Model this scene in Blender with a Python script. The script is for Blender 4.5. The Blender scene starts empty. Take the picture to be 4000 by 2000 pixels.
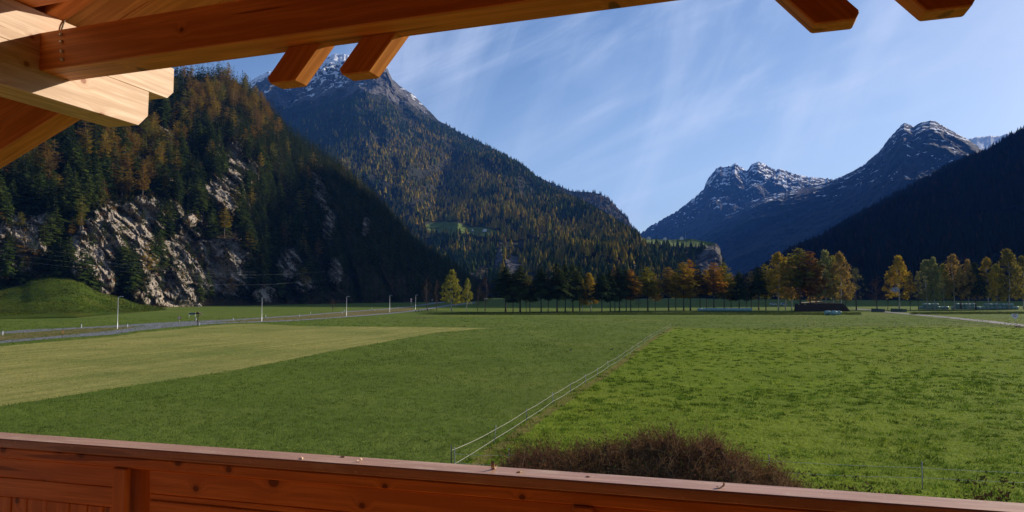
import bpy, bmesh, math, random
import numpy as np
from mathutils import Vector, Matrix, Euler

# ------------------------------------------------------------------ camera, world, sun, exposure
SC = bpy.context.scene
COL = SC.collection
CAM_Z = 7.0
F_PX = 2667.0
PITCH = math.radians(3.22)
SUN_AZ, SUN_EL = math.radians(60.0), math.radians(24.0)
EXPOSURE = 0.62
CLOUD_LOC = (-3.1, 0.2, -0.8)
SUN_STRENGTH = 5.0
SKY_STRENGTH = 0.088

cam_data = bpy.data.cameras.new('camera')
cam = bpy.data.objects.new('camera', cam_data)
COL.objects.link(cam)
cam.location = (0, 0, CAM_Z)
cam.rotation_euler = (math.pi / 2 + PITCH, 0, 0)
cam_data.sensor_width = 36.0
cam_data.lens = F_PX / 4000 * 36.0
cam_data.clip_start = 0.05
cam_data.clip_end = 40000
SC.camera = cam

SC.view_settings.view_transform = 'Standard'
SC.view_settings.look = 'None'
SC.view_settings.gamma = 1.0
SC.view_settings.use_curve_mapping = False
SC.view_settings.exposure = EXPOSURE
SC.render.engine = 'CYCLES'
SC.cycles.use_denoising = True
SC.cycles.max_bounces = 10
SC.cycles.diffuse_bounces = 5
SC.cycles.transparent_max_bounces = 8
SC.cycles.volume_bounces = 0
SC.cycles.sample_clamp_indirect = 6.0

SUN_DIR = np.array([math.sin(SUN_AZ) * math.cos(SUN_EL), math.cos(SUN_AZ) * math.cos(SUN_EL), math.sin(SUN_EL)])
sun_data = bpy.data.lights.new('sun', 'SUN')
sun_data.energy = SUN_STRENGTH
sun_data.angle = math.radians(0.53)
sun_data.color = (1.0, 0.88, 0.72)
sun = bpy.data.objects.new('sun', sun_data)
COL.objects.link(sun)
sun.rotation_euler = Vector(SUN_DIR).to_track_quat('Z', 'Y').to_euler()
sun.location = (60, 40, 60)

world = bpy.data.worlds.new('World')
SC.world = world
world.use_nodes = True
def build_world():
    nt = world.node_tree
    nt.nodes.clear()
    N = nt.nodes.new
    L = nt.links.new
    out = N('ShaderNodeOutputWorld')
    bg = N('ShaderNodeBackground')
    bg.inputs['Strength'].default_value = SKY_STRENGTH
    sky = N('ShaderNodeTexSky')
    sky.sky_type = 'NISHITA'
    sky.sun_disc = False
    sky.sun_elevation = SUN_EL
    sky.sun_rotation = SUN_AZ
    sky.altitude = 1000
    sky.air_density = 1.0
    sky.dust_density = 1.0
    sky.ozone_density = 2.0
    # thin cirrus: fibres drawn on a high flat layer, direction / elevation projected
    tc = N('ShaderNodeTexCoord')
    sep = N('ShaderNodeSeparateXYZ')
    L(tc.outputs['Generated'], sep.inputs[0])
    def fibre(rot, scale, sx, sz, lo, hi, dist, det=7, loc=(0, 0, 0)):
        # fibres drawn on the sky sphere, long axis tilted by rot
        mr0 = N('ShaderNodeMapping'); mr0.inputs['Rotation'].default_value = (0, rot, 0); mr0.inputs['Location'].default_value = loc
        L(tc.outputs['Generated'], mr0.inputs[0])
        mp = N('ShaderNodeMapping'); mp.inputs['Scale'].default_value = (sx, 1, sz)
        L(mr0.outputs[0], mp.inputs[0])
        nz = N('ShaderNodeTexNoise')
        nz.inputs['Scale'].default_value = scale
        nz.inputs['Detail'].default_value = det
        nz.inputs['Roughness'].default_value = 0.56
        nz.inputs['Distortion'].default_value = dist
        L(mp.outputs[0], nz.inputs['Vector'])
        mr = N('ShaderNodeMapRange'); mr.interpolation_type = 'SMOOTHSTEP'
        mr.inputs['From Min'].default_value = lo; mr.inputs['From Max'].default_value = hi
        L(nz.outputs['Fac'], mr.inputs['Value'])
        return mr.outputs[0]
    def mth(op, a, b, clamp=False):
        m = N('ShaderNodeMath'); m.operation = op; m.use_clamp = clamp
        for i, v in enumerate((a, b)):
            if isinstance(v, (int, float)): m.inputs[i].default_value = v
            else: L(v, m.inputs[i])
        return m.outputs[0]
    f1 = fibre(0.5, 4.2, 0.32, 2.3, 0.46, 0.74, 0.8, 7, CLOUD_LOC)        # long wisps rising to the right
    f2 = fibre(1.25, 3.6, 0.34, 2.3, 0.47, 0.74, 0.7, 7, CLOUD_LOC)         # a few steep plumes
    f3 = fibre(0.2, 1.7, 0.9, 1.2, 0.36, 0.62, 0.3, 3, CLOUD_LOC)       # patches where the wisps are dense
    f4 = fibre(0.35, 9.0, 0.25, 2.4, 0.44, 0.74, 0.6)
    wisps = mth('ADD', mth('MULTIPLY', f1, 0.55), mth('ADD', mth('MULTIPLY', f2, 0.5), mth('MULTIPLY', f4, 0.25)))
    wisps = mth('MULTIPLY', wisps, f3)
    low = N('ShaderNodeMapRange'); low.interpolation_type = 'SMOOTHSTEP'
    low.inputs['From Min'].default_value = 0.36; low.inputs['From Max'].default_value = 0.02
    L(sep.outputs['Z'], low.inputs['Value'])
    cov = mth('ADD', mth('MULTIPLY', wisps, 0.72), mth('MULTIPLY', low.outputs[0], 0.26))
    m3 = N('ShaderNodeMath'); m3.operation = 'MINIMUM'; m3.inputs[1].default_value = 0.8
    L(cov, m3.inputs[0])
    hsv = N('ShaderNodeHueSaturation')
    hsv.inputs['Saturation'].default_value = 1.08
    hsv.inputs['Hue'].default_value = 0.504
    L(sky.outputs[0], hsv.inputs['Color'])
    mix = N('ShaderNodeMix'); mix.data_type = 'RGBA'
    L(m3.outputs[0], mix.inputs['Factor'])
    L(hsv.outputs[0], mix.inputs['A'])
    mix.inputs['B'].default_value = (6.2, 6.9, 8.6, 1)
    L(mix.outputs['Result'], bg.inputs['Color'])
    L(bg.outputs[0], out.inputs['Surface'])
build_world()

# ------------------------------------------------------------------ helpers
rng = np.random.default_rng(11)
random.seed(5)

def ray(u, v):
    """direction of a photograph pixel (4000 x 2000), camera at the balcony"""
    xc = (np.asarray(u, float) - 2000) / F_PX
    yc = (1000 - np.asarray(v, float)) / F_PX
    return np.stack(np.broadcast_arrays(xc, math.cos(PITCH) - yc * math.sin(PITCH), math.sin(PITCH) + yc * math.cos(PITCH)), -1)
def at_depth(u, v, D):
    r = ray(u, v)
    p = r / r[..., 1:2] * np.asarray(D, float)[..., None]
    p[..., 2] += CAM_Z
    return p
def on_ground(u, v, z=0.0):
    r = ray(u, v)
    t = (z - CAM_Z) / r[..., 2:3]
    p = r * t
    p[..., 2] += CAM_Z
    return p
def project(P):
    q = P - np.array([0, 0, CAM_Z])
    c, s = math.cos(PITCH), math.sin(PITCH)
    d = q[:, 1] * c + q[:, 2] * s
    up = -q[:, 1] * s + q[:, 2] * c
    d = np.where(d < 0.1, 0.1, d)
    return 2000 + F_PX * q[:, 0] / d, 1000 - F_PX * up / d

def sstep(a, b, x):
    t = np.clip((x - a) / (b - a), 0, 1)
    return t * t * (3 - 2 * t)

_P = np.random.default_rng(3).permutation(4096)
_G = np.random.default_rng(4).normal(size=(4096, 3))
_G /= np.linalg.norm(_G, axis=1, keepdims=True)
def perlin(p):
    i = np.floor(p).astype(np.int64)
    f = p - i
    u = f * f * f * (f * (f * 6 - 15) + 10)
    out = 0
    for dx in (0, 1):
        hx = _P[(i[:, 0] + dx) & 4095]
        wx = u[:, 0] if dx else 1 - u[:, 0]
        for dy in (0, 1):
            hy = _P[(hx + i[:, 1] + dy) & 4095]
            wy = u[:, 1] if dy else 1 - u[:, 1]
            for dz in (0, 1):
                h = _P[(hy + i[:, 2] + dz) & 4095]
                wz = u[:, 2] if dz else 1 - u[:, 2]
                g = _G[h]
                out = out + wx * wy * wz * (g[:, 0] * (f[:, 0] - dx) + g[:, 1] * (f[:, 1] - dy) + g[:, 2] * (f[:, 2] - dz))
    return out * 1.5
def fbm(p, oct=4, gain=0.5):
    s, a = 0, 1.0
    for o in range(oct):
        s = s + a * perlin(p * (2.03 ** o) + 17.3 * o)
        a *= gain
    return s
def ridged(p, oct=4, gain=0.5):
    s, a = 0, 1.0
    for o in range(oct):
        s = s + a * (1 - 2 * np.abs(perlin(p * (2.03 ** o) + 31.7 * o)))
        a *= gain
    return s

def facet(p, k=1.0, seed=0):
    """piecewise planar blocks (fractured rock)"""
    i = np.floor(p).astype(np.int64)
    best = np.full(len(p), 1e9); val = np.zeros(len(p))
    for dx in (-1, 0, 1):
        for dy in (-1, 0, 1):
            for dz in (-1, 0, 1):
                c = i + np.array([dx, dy, dz])
                h = _P[(_P[(_P[(c[:, 0] + seed) & 4095] + c[:, 1]) & 4095] + c[:, 2]) & 4095]
                q = c + 0.5 + 0.45 * _G[h]
                d = ((p - q) ** 2).sum(1)
                g = _G[(h * 7 + 13) & 4095]
                v = ((p - q) * g).sum(1) * k + _G[(h * 3 + 5) & 4095][:, 0] * 0.55
                m = d < best
                best[m] = d[m]; val[m] = v[m]
    return val

def mesh_np(name, V, faces, smooth=False, attrs=None):
    """faces: list of int arrays (n,3) / (n,4)"""
    me = bpy.data.meshes.new(name)
    V = np.ascontiguousarray(V, dtype=np.float32)
    me.vertices.add(len(V))
    me.vertices.foreach_set('co', V.ravel())
    loops = np.concatenate([f.ravel() for f in faces]).astype(np.int32)
    tot = np.concatenate([np.full(len(f), f.shape[1], np.int32) for f in faces])
    start = np.concatenate([[0], np.cumsum(tot)[:-1]]).astype(np.int32)
    me.loops.add(len(loops))
    me.loops.foreach_set('vertex_index', loops)
    me.polygons.add(len(tot))
    me.polygons.foreach_set('loop_start', start)
    if smooth:
        me.polygons.foreach_set('use_smooth', np.ones(len(tot), bool))
    else:
        me.polygons.foreach_set('use_smooth', np.zeros(len(tot), bool))
    me.update(calc_edges=True)
    if attrs:
        for k, a in attrs.items():
            at = me.attributes.new(k, 'FLOAT', 'POINT')
            at.data.foreach_set('value', np.ascontiguousarray(a, dtype=np.float32))
    return me
def link(name, me, mat=None, parent=None, loc=None):
    o = bpy.data.objects.new(name, me)
    COL.objects.link(o)
    if mat is not None and me is not None and not me.materials:
        me.materials.append(mat)
    if parent is not None:
        o.parent = parent
    if loc is not None:
        o.location = loc
    return o
def tag(o, label, cat, group=None):
    o['label'] = label; o['category'] = cat
    if group: o['group'] = group
    return o
def thing(name, label, cat, loc=(0, 0, 0), rz=0.0, group=None):
    o = bpy.data.objects.new(name, None)
    COL.objects.link(o)
    o.empty_display_size = 0.2
    o.location = loc; o.rotation_euler = (0, 0, rz)
    return tag(o, label, cat, group)
def structure(o):
    o['kind'] = 'structure'; return o
def stuff(o, label=None):
    o['kind'] = 'stuff'
    if label: o['label'] = label
    return o
def copy_tree(o, parent=None):
    c = o.copy(); COL.objects.link(c)
    if parent is not None: c.parent = parent
    for ch in o.children:
        copy_tree(ch, c)
    return c

class MB:
    """small mesh builder: collects solids, gives ONE mesh"""
    def __init__(self): self.V, self.Fq, self.n = [], [], 0
    def add(self, V, F):
        self.V.append(np.asarray(V, float)); self.Fq += [tuple(i + self.n for i in f) for f in F]; self.n += len(V)
    def box(self, c, s, rz=0.0, M=None):
        v = np.array([[x, y, z] for z in (-.5, .5) for y in (-.5, .5) for x in (-.5, .5)]) * np.array(s)
        if rz:
            ca, sa = math.cos(rz), math.sin(rz)
            v = np.stack([v[:, 0] * ca - v[:, 1] * sa, v[:, 0] * sa + v[:, 1] * ca, v[:, 2]], 1)
        v = v + np.array(c)
        self.add(v, [(0, 2, 3, 1), (4, 5, 7, 6), (0, 1, 5, 4), (2, 6, 7, 3), (0, 4, 6, 2), (1, 3, 7, 5)])
    def tube(self, pts, rads, n=6, cap=True):
        pts = np.asarray(pts, float)
        if np.isscalar(rads): rads = [rads] * len(pts)
        rings = []
        for i, p in enumerate(pts):
            d = pts[min(i + 1, len(pts) - 1)] - pts[max(i - 1, 0)]
            d = d / (np.linalg.norm(d) + 1e-9)
            a = np.array([1.0, 0, 0]) if abs(d[0]) < 0.8 else np.array([0, 1.0, 0])
            s = np.cross(d, a); s /= np.linalg.norm(s); t = np.cross(d, s)
            an = np.arange(n) / n * 2 * math.pi
            rings.append(p + rads[i] * (np.cos(an)[:, None] * s + np.sin(an)[:, None] * t))
        V = np.concatenate(rings)
        Fs = []
        for i in range(len(pts) - 1):
            for k in range(n):
                a = i * n + k; b = i * n + (k + 1) % n
                Fs.append((a, a + n, b + n, b))
        if cap:
            Fs.append(tuple(range(n))); Fs.append(tuple(range(len(V) - 1, len(V) - n - 1, -1)))
        self.add(V, Fs)
    def prism(self, poly, y0, y1):
        """poly in local x,z extruded along y"""
        n = len(poly)
        v = [(x, y0, z) for x, z in poly] + [(x, y1, z) for x, z in poly]
        f = [tuple(range(n)), tuple(range(2 * n - 1, n - 1, -1))]
        f += [(i, n + i, n + (i + 1) % n, (i + 1) % n) for i in range(n)]
        self.add(v, f)
    def mesh(self, name, smooth=False, bevel=0.0, seg=1):
        me = bpy.data.meshes.new(name)
        V = np.concatenate(self.V)
        me.from_pydata([tuple(x) for x in V], [], self.Fq)
        bm = bmesh.new(); bm.from_mesh(me)
        bmesh.ops.recalc_face_normals(bm, faces=bm.faces)
        if bevel > 0:
            bmesh.ops.bevel(bm, geom=[e for e in bm.edges], offset=bevel, segments=seg, affect='EDGES', clamp_overlap=True)
        bm.to_mesh(me); bm.free()
        if smooth:
            me.polygons.foreach_set('use_smooth', np.ones(len(me.polygons), bool))
        return me
    def build(self, name, mat, parent=None, smooth=False, bevel=0.0, seg=1):
        return link(name, self.mesh(name, smooth, bevel, seg), mat, parent)

# ------------------------------------------------------------------ materials
def new_mat(name):
    m = bpy.data.materials.new(name); m.use_nodes = True
    nt = m.node_tree
    return m, nt, nt.nodes.new, nt.links.new, nt.nodes['Principled BSDF']
def mixc(N, L, fac, a, b, blend='MIX'):
    x = N('ShaderNodeMix'); x.data_type = 'RGBA'; x.blend_type = blend
    for s, val in (('Factor', fac), ('A', a), ('B', b)):
        if hasattr(val, 'is_linked') or hasattr(val, 'links'): L(val, x.inputs[s])
        elif isinstance(val, (tuple, list)): x.inputs[s].default_value = (*val, 1) if len(val) == 3 else val
        else: x.inputs[s].default_value = val
    return x.outputs['Result']
def noise(N, L, vec, scale, detail=4, rough=0.5, dist=0.0):
    n = N('ShaderNodeTexNoise')
    n.inputs['Scale'].default_value = scale; n.inputs['Detail'].default_value = detail
    n.inputs['Roughness'].default_value = rough; n.inputs['Distortion'].default_value = dist
    if vec is not None: L(vec, n.inputs['Vector'])
    return n.outputs['Fac']
def ramp(N, L, val, lo, hi, smooth=True):
    r = N('ShaderNodeMapRange'); r.interpolation_type = 'SMOOTHSTEP' if smooth else 'LINEAR'
    r.inputs['From Min'].default_value = lo; r.inputs['From Max'].default_value = hi
    L(val, r.inputs['Value']); return r.outputs[0]
def mapping(N, L, vec, scale=(1, 1, 1), rot=(0, 0, 0)):
    m = N('ShaderNodeMapping'); m.inputs['Scale'].default_value = scale; m.inputs['Rotation'].default_value = rot
    L(vec, m.inputs[0]); return m.outputs[0]
def bump(N, L, h, strength, dist, normal_to=None):
    b = N('ShaderNodeBump'); b.inputs['Strength'].default_value = strength; b.inputs['Distance'].default_value = dist
    L(h, b.inputs['Height'])
    if normal_to is not None: L(b.outputs[0], normal_to)
    return b.outputs[0]
def attr(N, name):
    a = N('ShaderNodeAttribute'); a.attribute_name = name; return a.outputs['Fac']
def math2(N, L, op, a, b):
    m = N('ShaderNodeMath'); m.operation = op
    for i, v in enumerate((a, b)):
        if isinstance(v, (int, float)): m.inputs[i].default_value = v
        else: L(v, m.inputs[i])
    return m.outputs[0]

def plain(name, col, rough=0.6, metal=0.0, var=0.12, scale=6.0, spec=0.4):
    m, nt, N, L, b = new_mat(name)
    tc = N('ShaderNodeTexCoord')
    n = noise(N, L, tc.outputs['Object'], scale, 5, 0.6)
    lo = tuple(c * (1 - var) for c in col); hi = tuple(min(1, c * (1 + var)) for c in col)
    L(mixc(N, L, n, lo, hi), b.inputs['Base Color'])
    b.inputs['Roughness'].default_value = rough; b.inputs['Metallic'].default_value = metal
    b.inputs['Specular IOR Level'].default_value = spec
    bump(N, L, n, 0.1, 0.01, b.inputs['Normal'])
    return m

def wood(name, light, dark, knot, rough=0.55, wear=0.0, spec=0.3, knots=0.36):
    """timber: grain along object X, growth bands, knots with rings"""
    m, nt, N, L, b = new_mat(name)
    tc = N('ShaderNodeTexCoord'); oi = N('ShaderNodeObjectInfo')
    off = N('ShaderNodeVectorMath'); off.operation = 'SCALE'; off.inputs[0].default_value = (13.0, 7.0, 5.0)
    L(oi.outputs['Random'], off.inputs['Scale'])
    add = N('ShaderNodeVectorMath'); L(tc.outputs['Object'], add.inputs[0]); L(off.outputs[0], add.inputs[1])
    P = add.outputs[0]
    # knots: sparse cells
    ks = N('ShaderNodeSeparateXYZ'); L(P, ks.inputs[0]); kc = N('ShaderNodeCombineXYZ')
    L(math2(N, L, 'MULTIPLY', ks.outputs['X'], 5.2), kc.inputs[0])
    L(math2(N, L, 'MULTIPLY', math2(N, L, 'ADD', ks.outputs['Z'], math2(N, L, 'MULTIPLY', ks.outputs['Y'], 0.35)), 6.0), kc.inputs[1])
    vor = N('ShaderNodeTexVoronoi'); vor.voronoi_dimensions = '2D'; vor.inputs['Scale'].default_value = 1.0; L(kc.outputs[0], vor.inputs['Vector'])
    kn = N('ShaderNodeSeparateColor'); L(vor.outputs['Color'], kn.inputs[0])
    kd = math2(N, L, 'DIVIDE', vor.outputs['Distance'], math2(N, L, 'ADD', math2(N, L, 'MULTIPLY', kn.outputs[1], 1.5), 0.35))
    # flow of the grain round the knots
    kr = N('ShaderNodeMath'); kr.operation = 'LESS_THAN'; kr.inputs[1].default_value = knots
    L(vor.outputs['Color'], kr.inputs[0])
    warp = math2(N, L, 'MULTIPLY', math2(N, L, 'MULTIPLY', ramp(N, L, kd, 0.5, 0.03), kr.outputs[0]), 0.03)
    sep = N('ShaderNodeSeparateXYZ'); L(P, sep.inputs[0])
    w2 = noise(N, L, mapping(N, L, P, (0.9, 3, 3)), 1.0, 3)
    zz = math2(N, L, 'ADD', math2(N, L, 'ADD', sep.outputs['Z'], warp), math2(N, L, 'MULTIPLY', w2, 0.05))
    yy = math2(N, L, 'ADD', sep.outputs['Y'], math2(N, L, 'MULTIPLY', w2, 0.03))
    c = N('ShaderNodeCombineXYZ'); L(math2(N, L, 'MULTIPLY', sep.outputs['X'], 0.06), c.inputs[0]); L(yy, c.inputs[1]); L(zz, c.inputs[2])
    bands = noise(N, L, c.outputs[0], 38.0, 3, 0.55)
    fine = noise(N, L, mapping(N, L, P, (2.2, 170, 170)), 1.0, 4, 0.6)
    broad = noise(N, L, mapping(N, L, P, (0.5, 4, 4)), 1.3, 3)
    col = mixc(N, L, ramp(N, L, bands, 0.36, 0.62), light, tuple(x * 0.85 for x in dark))
    col = mixc(N, L, math2(N, L, 'MULTIPLY', ramp(N, L, fine, 0.38, 0.68), 0.42), col, tuple(x * 0.6 for x in dark))
    col = mixc(N, L, math2(N, L, 'MULTIPLY', ramp(N, L, broad, 0.35, 0.75), 0.35), col, tuple(x * 0.75 for x in dark))
    halo = math2(N, L, 'MULTIPLY', math2(N, L, 'MULTIPLY', ramp(N, L, kd, 0.26, 0.10), kr.outputs[0]), 0.55)
    core = math2(N, L, 'MULTIPLY', ramp(N, L, kd, 0.125, 0.085), kr.outputs[0])
    col = mixc(N, L, halo, col, tuple(0.5 * (a + k) for a, k in zip(dark, knot)))
    col = mixc(N, L, math2(N, L, 'MULTIPLY', core, 0.9), col, knot)
    ck = noise(N, L, mapping(N, L, P, (0.9, 26, 26)), 1.0, 2, 0.4)
    col = mixc(N, L, math2(N, L, 'MULTIPLY', ramp(N, L, ck, 0.685, 0.70), 0.65), col, knot)
    if wear > 0:
        wn = noise(N, L, mapping(N, L, P, (2.5, 12, 12)), 2.0, 6, 0.65)
        col = mixc(N, L, math2(N, L, 'MULTIPLY', ramp(N, L, wn, 0.5, 0.72), wear), col, (0.52, 0.40, 0.31))
        sc = noise(N, L, mapping(N, L, P, (30, 30, 30)), 3.0, 2)
        col = mixc(N, L, math2(N, L, 'MULTIPLY', ramp(N, L, sc, 0.66, 0.74), wear), col, (0.6, 0.47, 0.34))
    L(col, b.inputs['Base Color'])
    b.inputs['Roughness'].default_value = rough
    b.inputs['Specular IOR Level'].default_value = spec
    h = math2(N, L, 'ADD', math2(N, L, 'MULTIPLY', bands, 0.6), math2(N, L, 'MULTIPLY', fine, 0.4))
    bump(N, L, h, 0.25, 0.004, b.inputs['Normal'])
    return m

M_PALE = wood('pale_spruce_timber', (0.68, 0.51, 0.36), (0.60, 0.41, 0.26), (0.24, 0.095, 0.04), 0.6, knots=0.55)
M_STAIN = wood('glazed_spruce_timber', (0.70, 0.290, 0.070), (0.60, 0.215, 0.046), (0.14, 0.038, 0.011), 0.5)
M_RAIL = wood('sheen_toned_handrail_timber', (0.50, 0.305, 0.225), (0.43, 0.245, 0.175), (0.17, 0.075, 0.04), 0.45, 0.7, 0.5)  # pinkish sheen of grazing light put into the base colour, worn patches on top
M_BOARD = wood('soffit_boarding', (0.56, 0.25, 0.075), (0.46, 0.18, 0.048), (0.15, 0.045, 0.014), 0.6)
M_METAL = plain('galvanised_steel', (0.42, 0.43, 0.42), 0.45, 0.7)
M_WALLWOOD = wood('house_wall_timber', (0.30, 0.12, 0.035), (0.23, 0.08, 0.022), (0.09, 0.025, 0.01), 0.7)

def foliage(name, trans=0.35, use_attr=False, base=(0.05, 0.07, 0.02)):
    """colour comes from the tree's own tint (object colour, or a point attribute in the far forests)"""
    m = bpy.data.materials.new(name); m.use_nodes = True
    nt = m.node_tree; nt.nodes.clear(); N = nt.nodes.new; L = nt.links.new
    out = N('ShaderNodeOutputMaterial')
    d = N('ShaderNodeBsdfDiffuse'); t = N('ShaderNodeBsdfTranslucent'); mx = N('ShaderNodeMixShader')
    mx.inputs[0].default_value = trans
    if use_attr:
        a = N('ShaderNodeAttribute'); a.attribute_name = 'tint'; src = a.outputs['Color']
    else:
        oi = N('ShaderNodeObjectInfo'); src = oi.outputs['Color']
    g = N('ShaderNodeNewGeometry')
    n = noise(N, L, g.outputs['Position'], 0.9, 4, 0.7)
    hs = N('ShaderNodeHueSaturation')
    L(math2(N, L, 'ADD', math2(N, L, 'MULTIPLY', ramp(N, L, n, 0.25, 0.75, False), 0.9), 0.55), hs.inputs['Value'])
    n2 = noise(N, L, g.outputs['Position'], 0.35, 3)
    L(math2(N, L, 'ADD', math2(N, L, 'MULTIPLY', n2, 0.05), 0.475), hs.inputs['Hue'])
    L(src, hs.inputs['Color'])
    L(hs.outputs[0], d.inputs[0]); L(hs.outputs[0], t.inputs[0])
    L(d.outputs[0], mx.inputs[1]); L(t.outputs[0], mx.inputs[2]); L(mx.outputs[0], out.inputs[0])
    return m
M_LEAF = foliage('tree_foliage', 0.38)
M_LEAF_FAR = foliage('far_forest_foliage', 0.25, True)
M_BARK = plain('conifer_bark', (0.075, 0.055, 0.042), 0.9, 0, 0.5, 3.0, 0.1)
M_BARK_PALE = plain('sunbleached_bark', (0.17, 0.14, 0.115), 0.9, 0, 0.4, 3.0, 0.1)
def birch_bark():
    m, nt, N, L, b = new_mat('birch_bark')
    tc = N('ShaderNodeTexCoord')
    n = noise(N, L, mapping(N, L, tc.outputs['Object'], (2, 2, 14)), 6.0, 4, 0.7)
    L(mixc(N, L, ramp(N, L, n, 0.52, 0.62), (0.34, 0.32, 0.28), (0.045, 0.04, 0.035)), b.inputs['Base Color'])
    b.inputs['Roughness'].default_value = 0.8
    return m
M_BIRCH = birch_bark()

def rock_land(name, rock_a, rock_b, soil_a, soil_b, grass, scale, fine, bump_d, snow_col=(0.80, 0.82, 0.86)):
    """terrain: attributes rock / grass / snow choose the cover"""
    m, nt, N, L, b = new_mat(name)
    g = N('ShaderNodeNewGeometry'); P = g.outputs['Position']
    n1 = noise(N, L, P, scale, 6, 0.6); n2 = noise(N, L, P, fine, 5, 0.65)
    n3 = noise(N, L, mapping(N, L, mapping(N, L, P, (1, 1, 1), (0.5, 0.6, 0.2)), (1, 1, 3)), fine * 0.5, 6, 0.7, 0.25)
    rc = mixc(N, L, ramp(N, L, n3, 0.3, 0.7), rock_a, rock_b)
    rc = mixc(N, L, math2(N, L, 'MULTIPLY', ramp(N, L, n2, 0.45, 0.8), 0.6), rc, tuple(x * 0.35 for x in rock_b))
    vc = N('ShaderNodeTexVoronoi'); vc.feature = 'DISTANCE_TO_EDGE'; vc.inputs['Scale'].default_value = fine * 0.75
    wv = N('ShaderNodeVectorMath'); wv.operation = 'MULTIPLY_ADD'; wv.inputs[1].default_value = (1.0 / fine,) * 3
    nv = N('ShaderNodeTexNoise'); nv.inputs['Scale'].default_value = fine * 0.8; nv.inputs['Detail'].default_value = 3; L(P, nv.inputs['Vector'])
    L(nv.outputs['Color'], wv.inputs[0]); L(mapping(N, L, mapping(N, L, P, (1, 1, 1), (0.3, 0.75, 0.2)), (0.6, 1, 1.7)), wv.inputs[2]); L(wv.outputs[0], vc.inputs['Vector'])
    crack = ramp(N, L, vc.outputs['Distance'], 0.075, 0.0)
    rc = mixc(N, L, math2(N, L, 'MULTIPLY', crack, 0.55), rc, tuple(x * 0.22 for x in rock_b))
    sc = mixc(N, L, ramp(N, L, n1, 0.35, 0.68), soil_a, soil_b)
    sc = mixc(N, L, math2(N, L, 'MULTIPLY', ramp(N, L, n2, 0.4, 0.75), 0.5), sc, tuple(x * 0.5 for x in soil_a))
    gc = mixc(N, L, ramp(N, L, n2, 0.3, 0.7), grass, tuple(x * 0.7 for x in grass))
    gc = mixc(N, L, math2(N, L, 'MULTIPLY', ramp(N, L, n1, 0.4, 0.75), 0.45), gc, (grass[0] * 1.2, grass[1] * 0.8, grass[2] * 0.9))
    edge = math2(N, L, 'MULTIPLY', math2(N, L, 'SUBTRACT', n2, 0.5), 0.9)
    col = mixc(N, L, ramp(N, L, math2(N, L, 'ADD', attr(N, 'rock'), edge), 0.42, 0.58), sc, rc)
    col = mixc(N, L, ramp(N, L, math2(N, L, 'ADD', attr(N, 'grass'), math2(N, L, 'MULTIPLY', edge, 0.5)), 0.42, 0.58), col, gc)
    col = mixc(N, L, ramp(N, L, math2(N, L, 'ADD', attr(N, 'snow'), edge), 0.45, 0.55), col, snow_col)
    L(col, b.inputs['Base Color'])
    b.inputs['Roughness'].default_value = 0.95; b.inputs['Specular IOR Level'].default_value = 0.1
    h = math2(N, L, 'ADD', n2, math2(N, L, 'SUBTRACT', math2(N, L, 'MULTIPLY', n3, 1.2), math2(N, L, 'MULTIPLY', crack, 0.8)))
    bump(N, L, h, 0.8, bump_d, b.inputs['Normal'])
    return m
M_HILL = rock_land('cliff_hill_ground', (0.46, 0.385, 0.30), (0.22, 0.19, 0.16), (0.055, 0.038, 0.018), (0.030, 0.032, 0.012), (0.07, 0.105, 0.02), 0.05, 0.35, 1.2)
M_MID = rock_land('forest_mountain_ground', (0.15, 0.14, 0.13), (0.08, 0.075, 0.075), (0.035, 0.03, 0.013), (0.020, 0.024, 0.010), (0.125, 0.175, 0.035), 0.006, 0.03, 10)
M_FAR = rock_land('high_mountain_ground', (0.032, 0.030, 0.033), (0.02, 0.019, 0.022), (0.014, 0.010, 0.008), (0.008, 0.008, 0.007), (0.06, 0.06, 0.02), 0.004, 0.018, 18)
M_DARK = rock_land('shaded_forest_slope', (0.03, 0.027, 0.028), (0.022, 0.02, 0.02), (0.010, 0.008, 0.005), (0.008, 0.008, 0.005), (0.05, 0.06, 0.02), 0.006, 0.04, 10)

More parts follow.
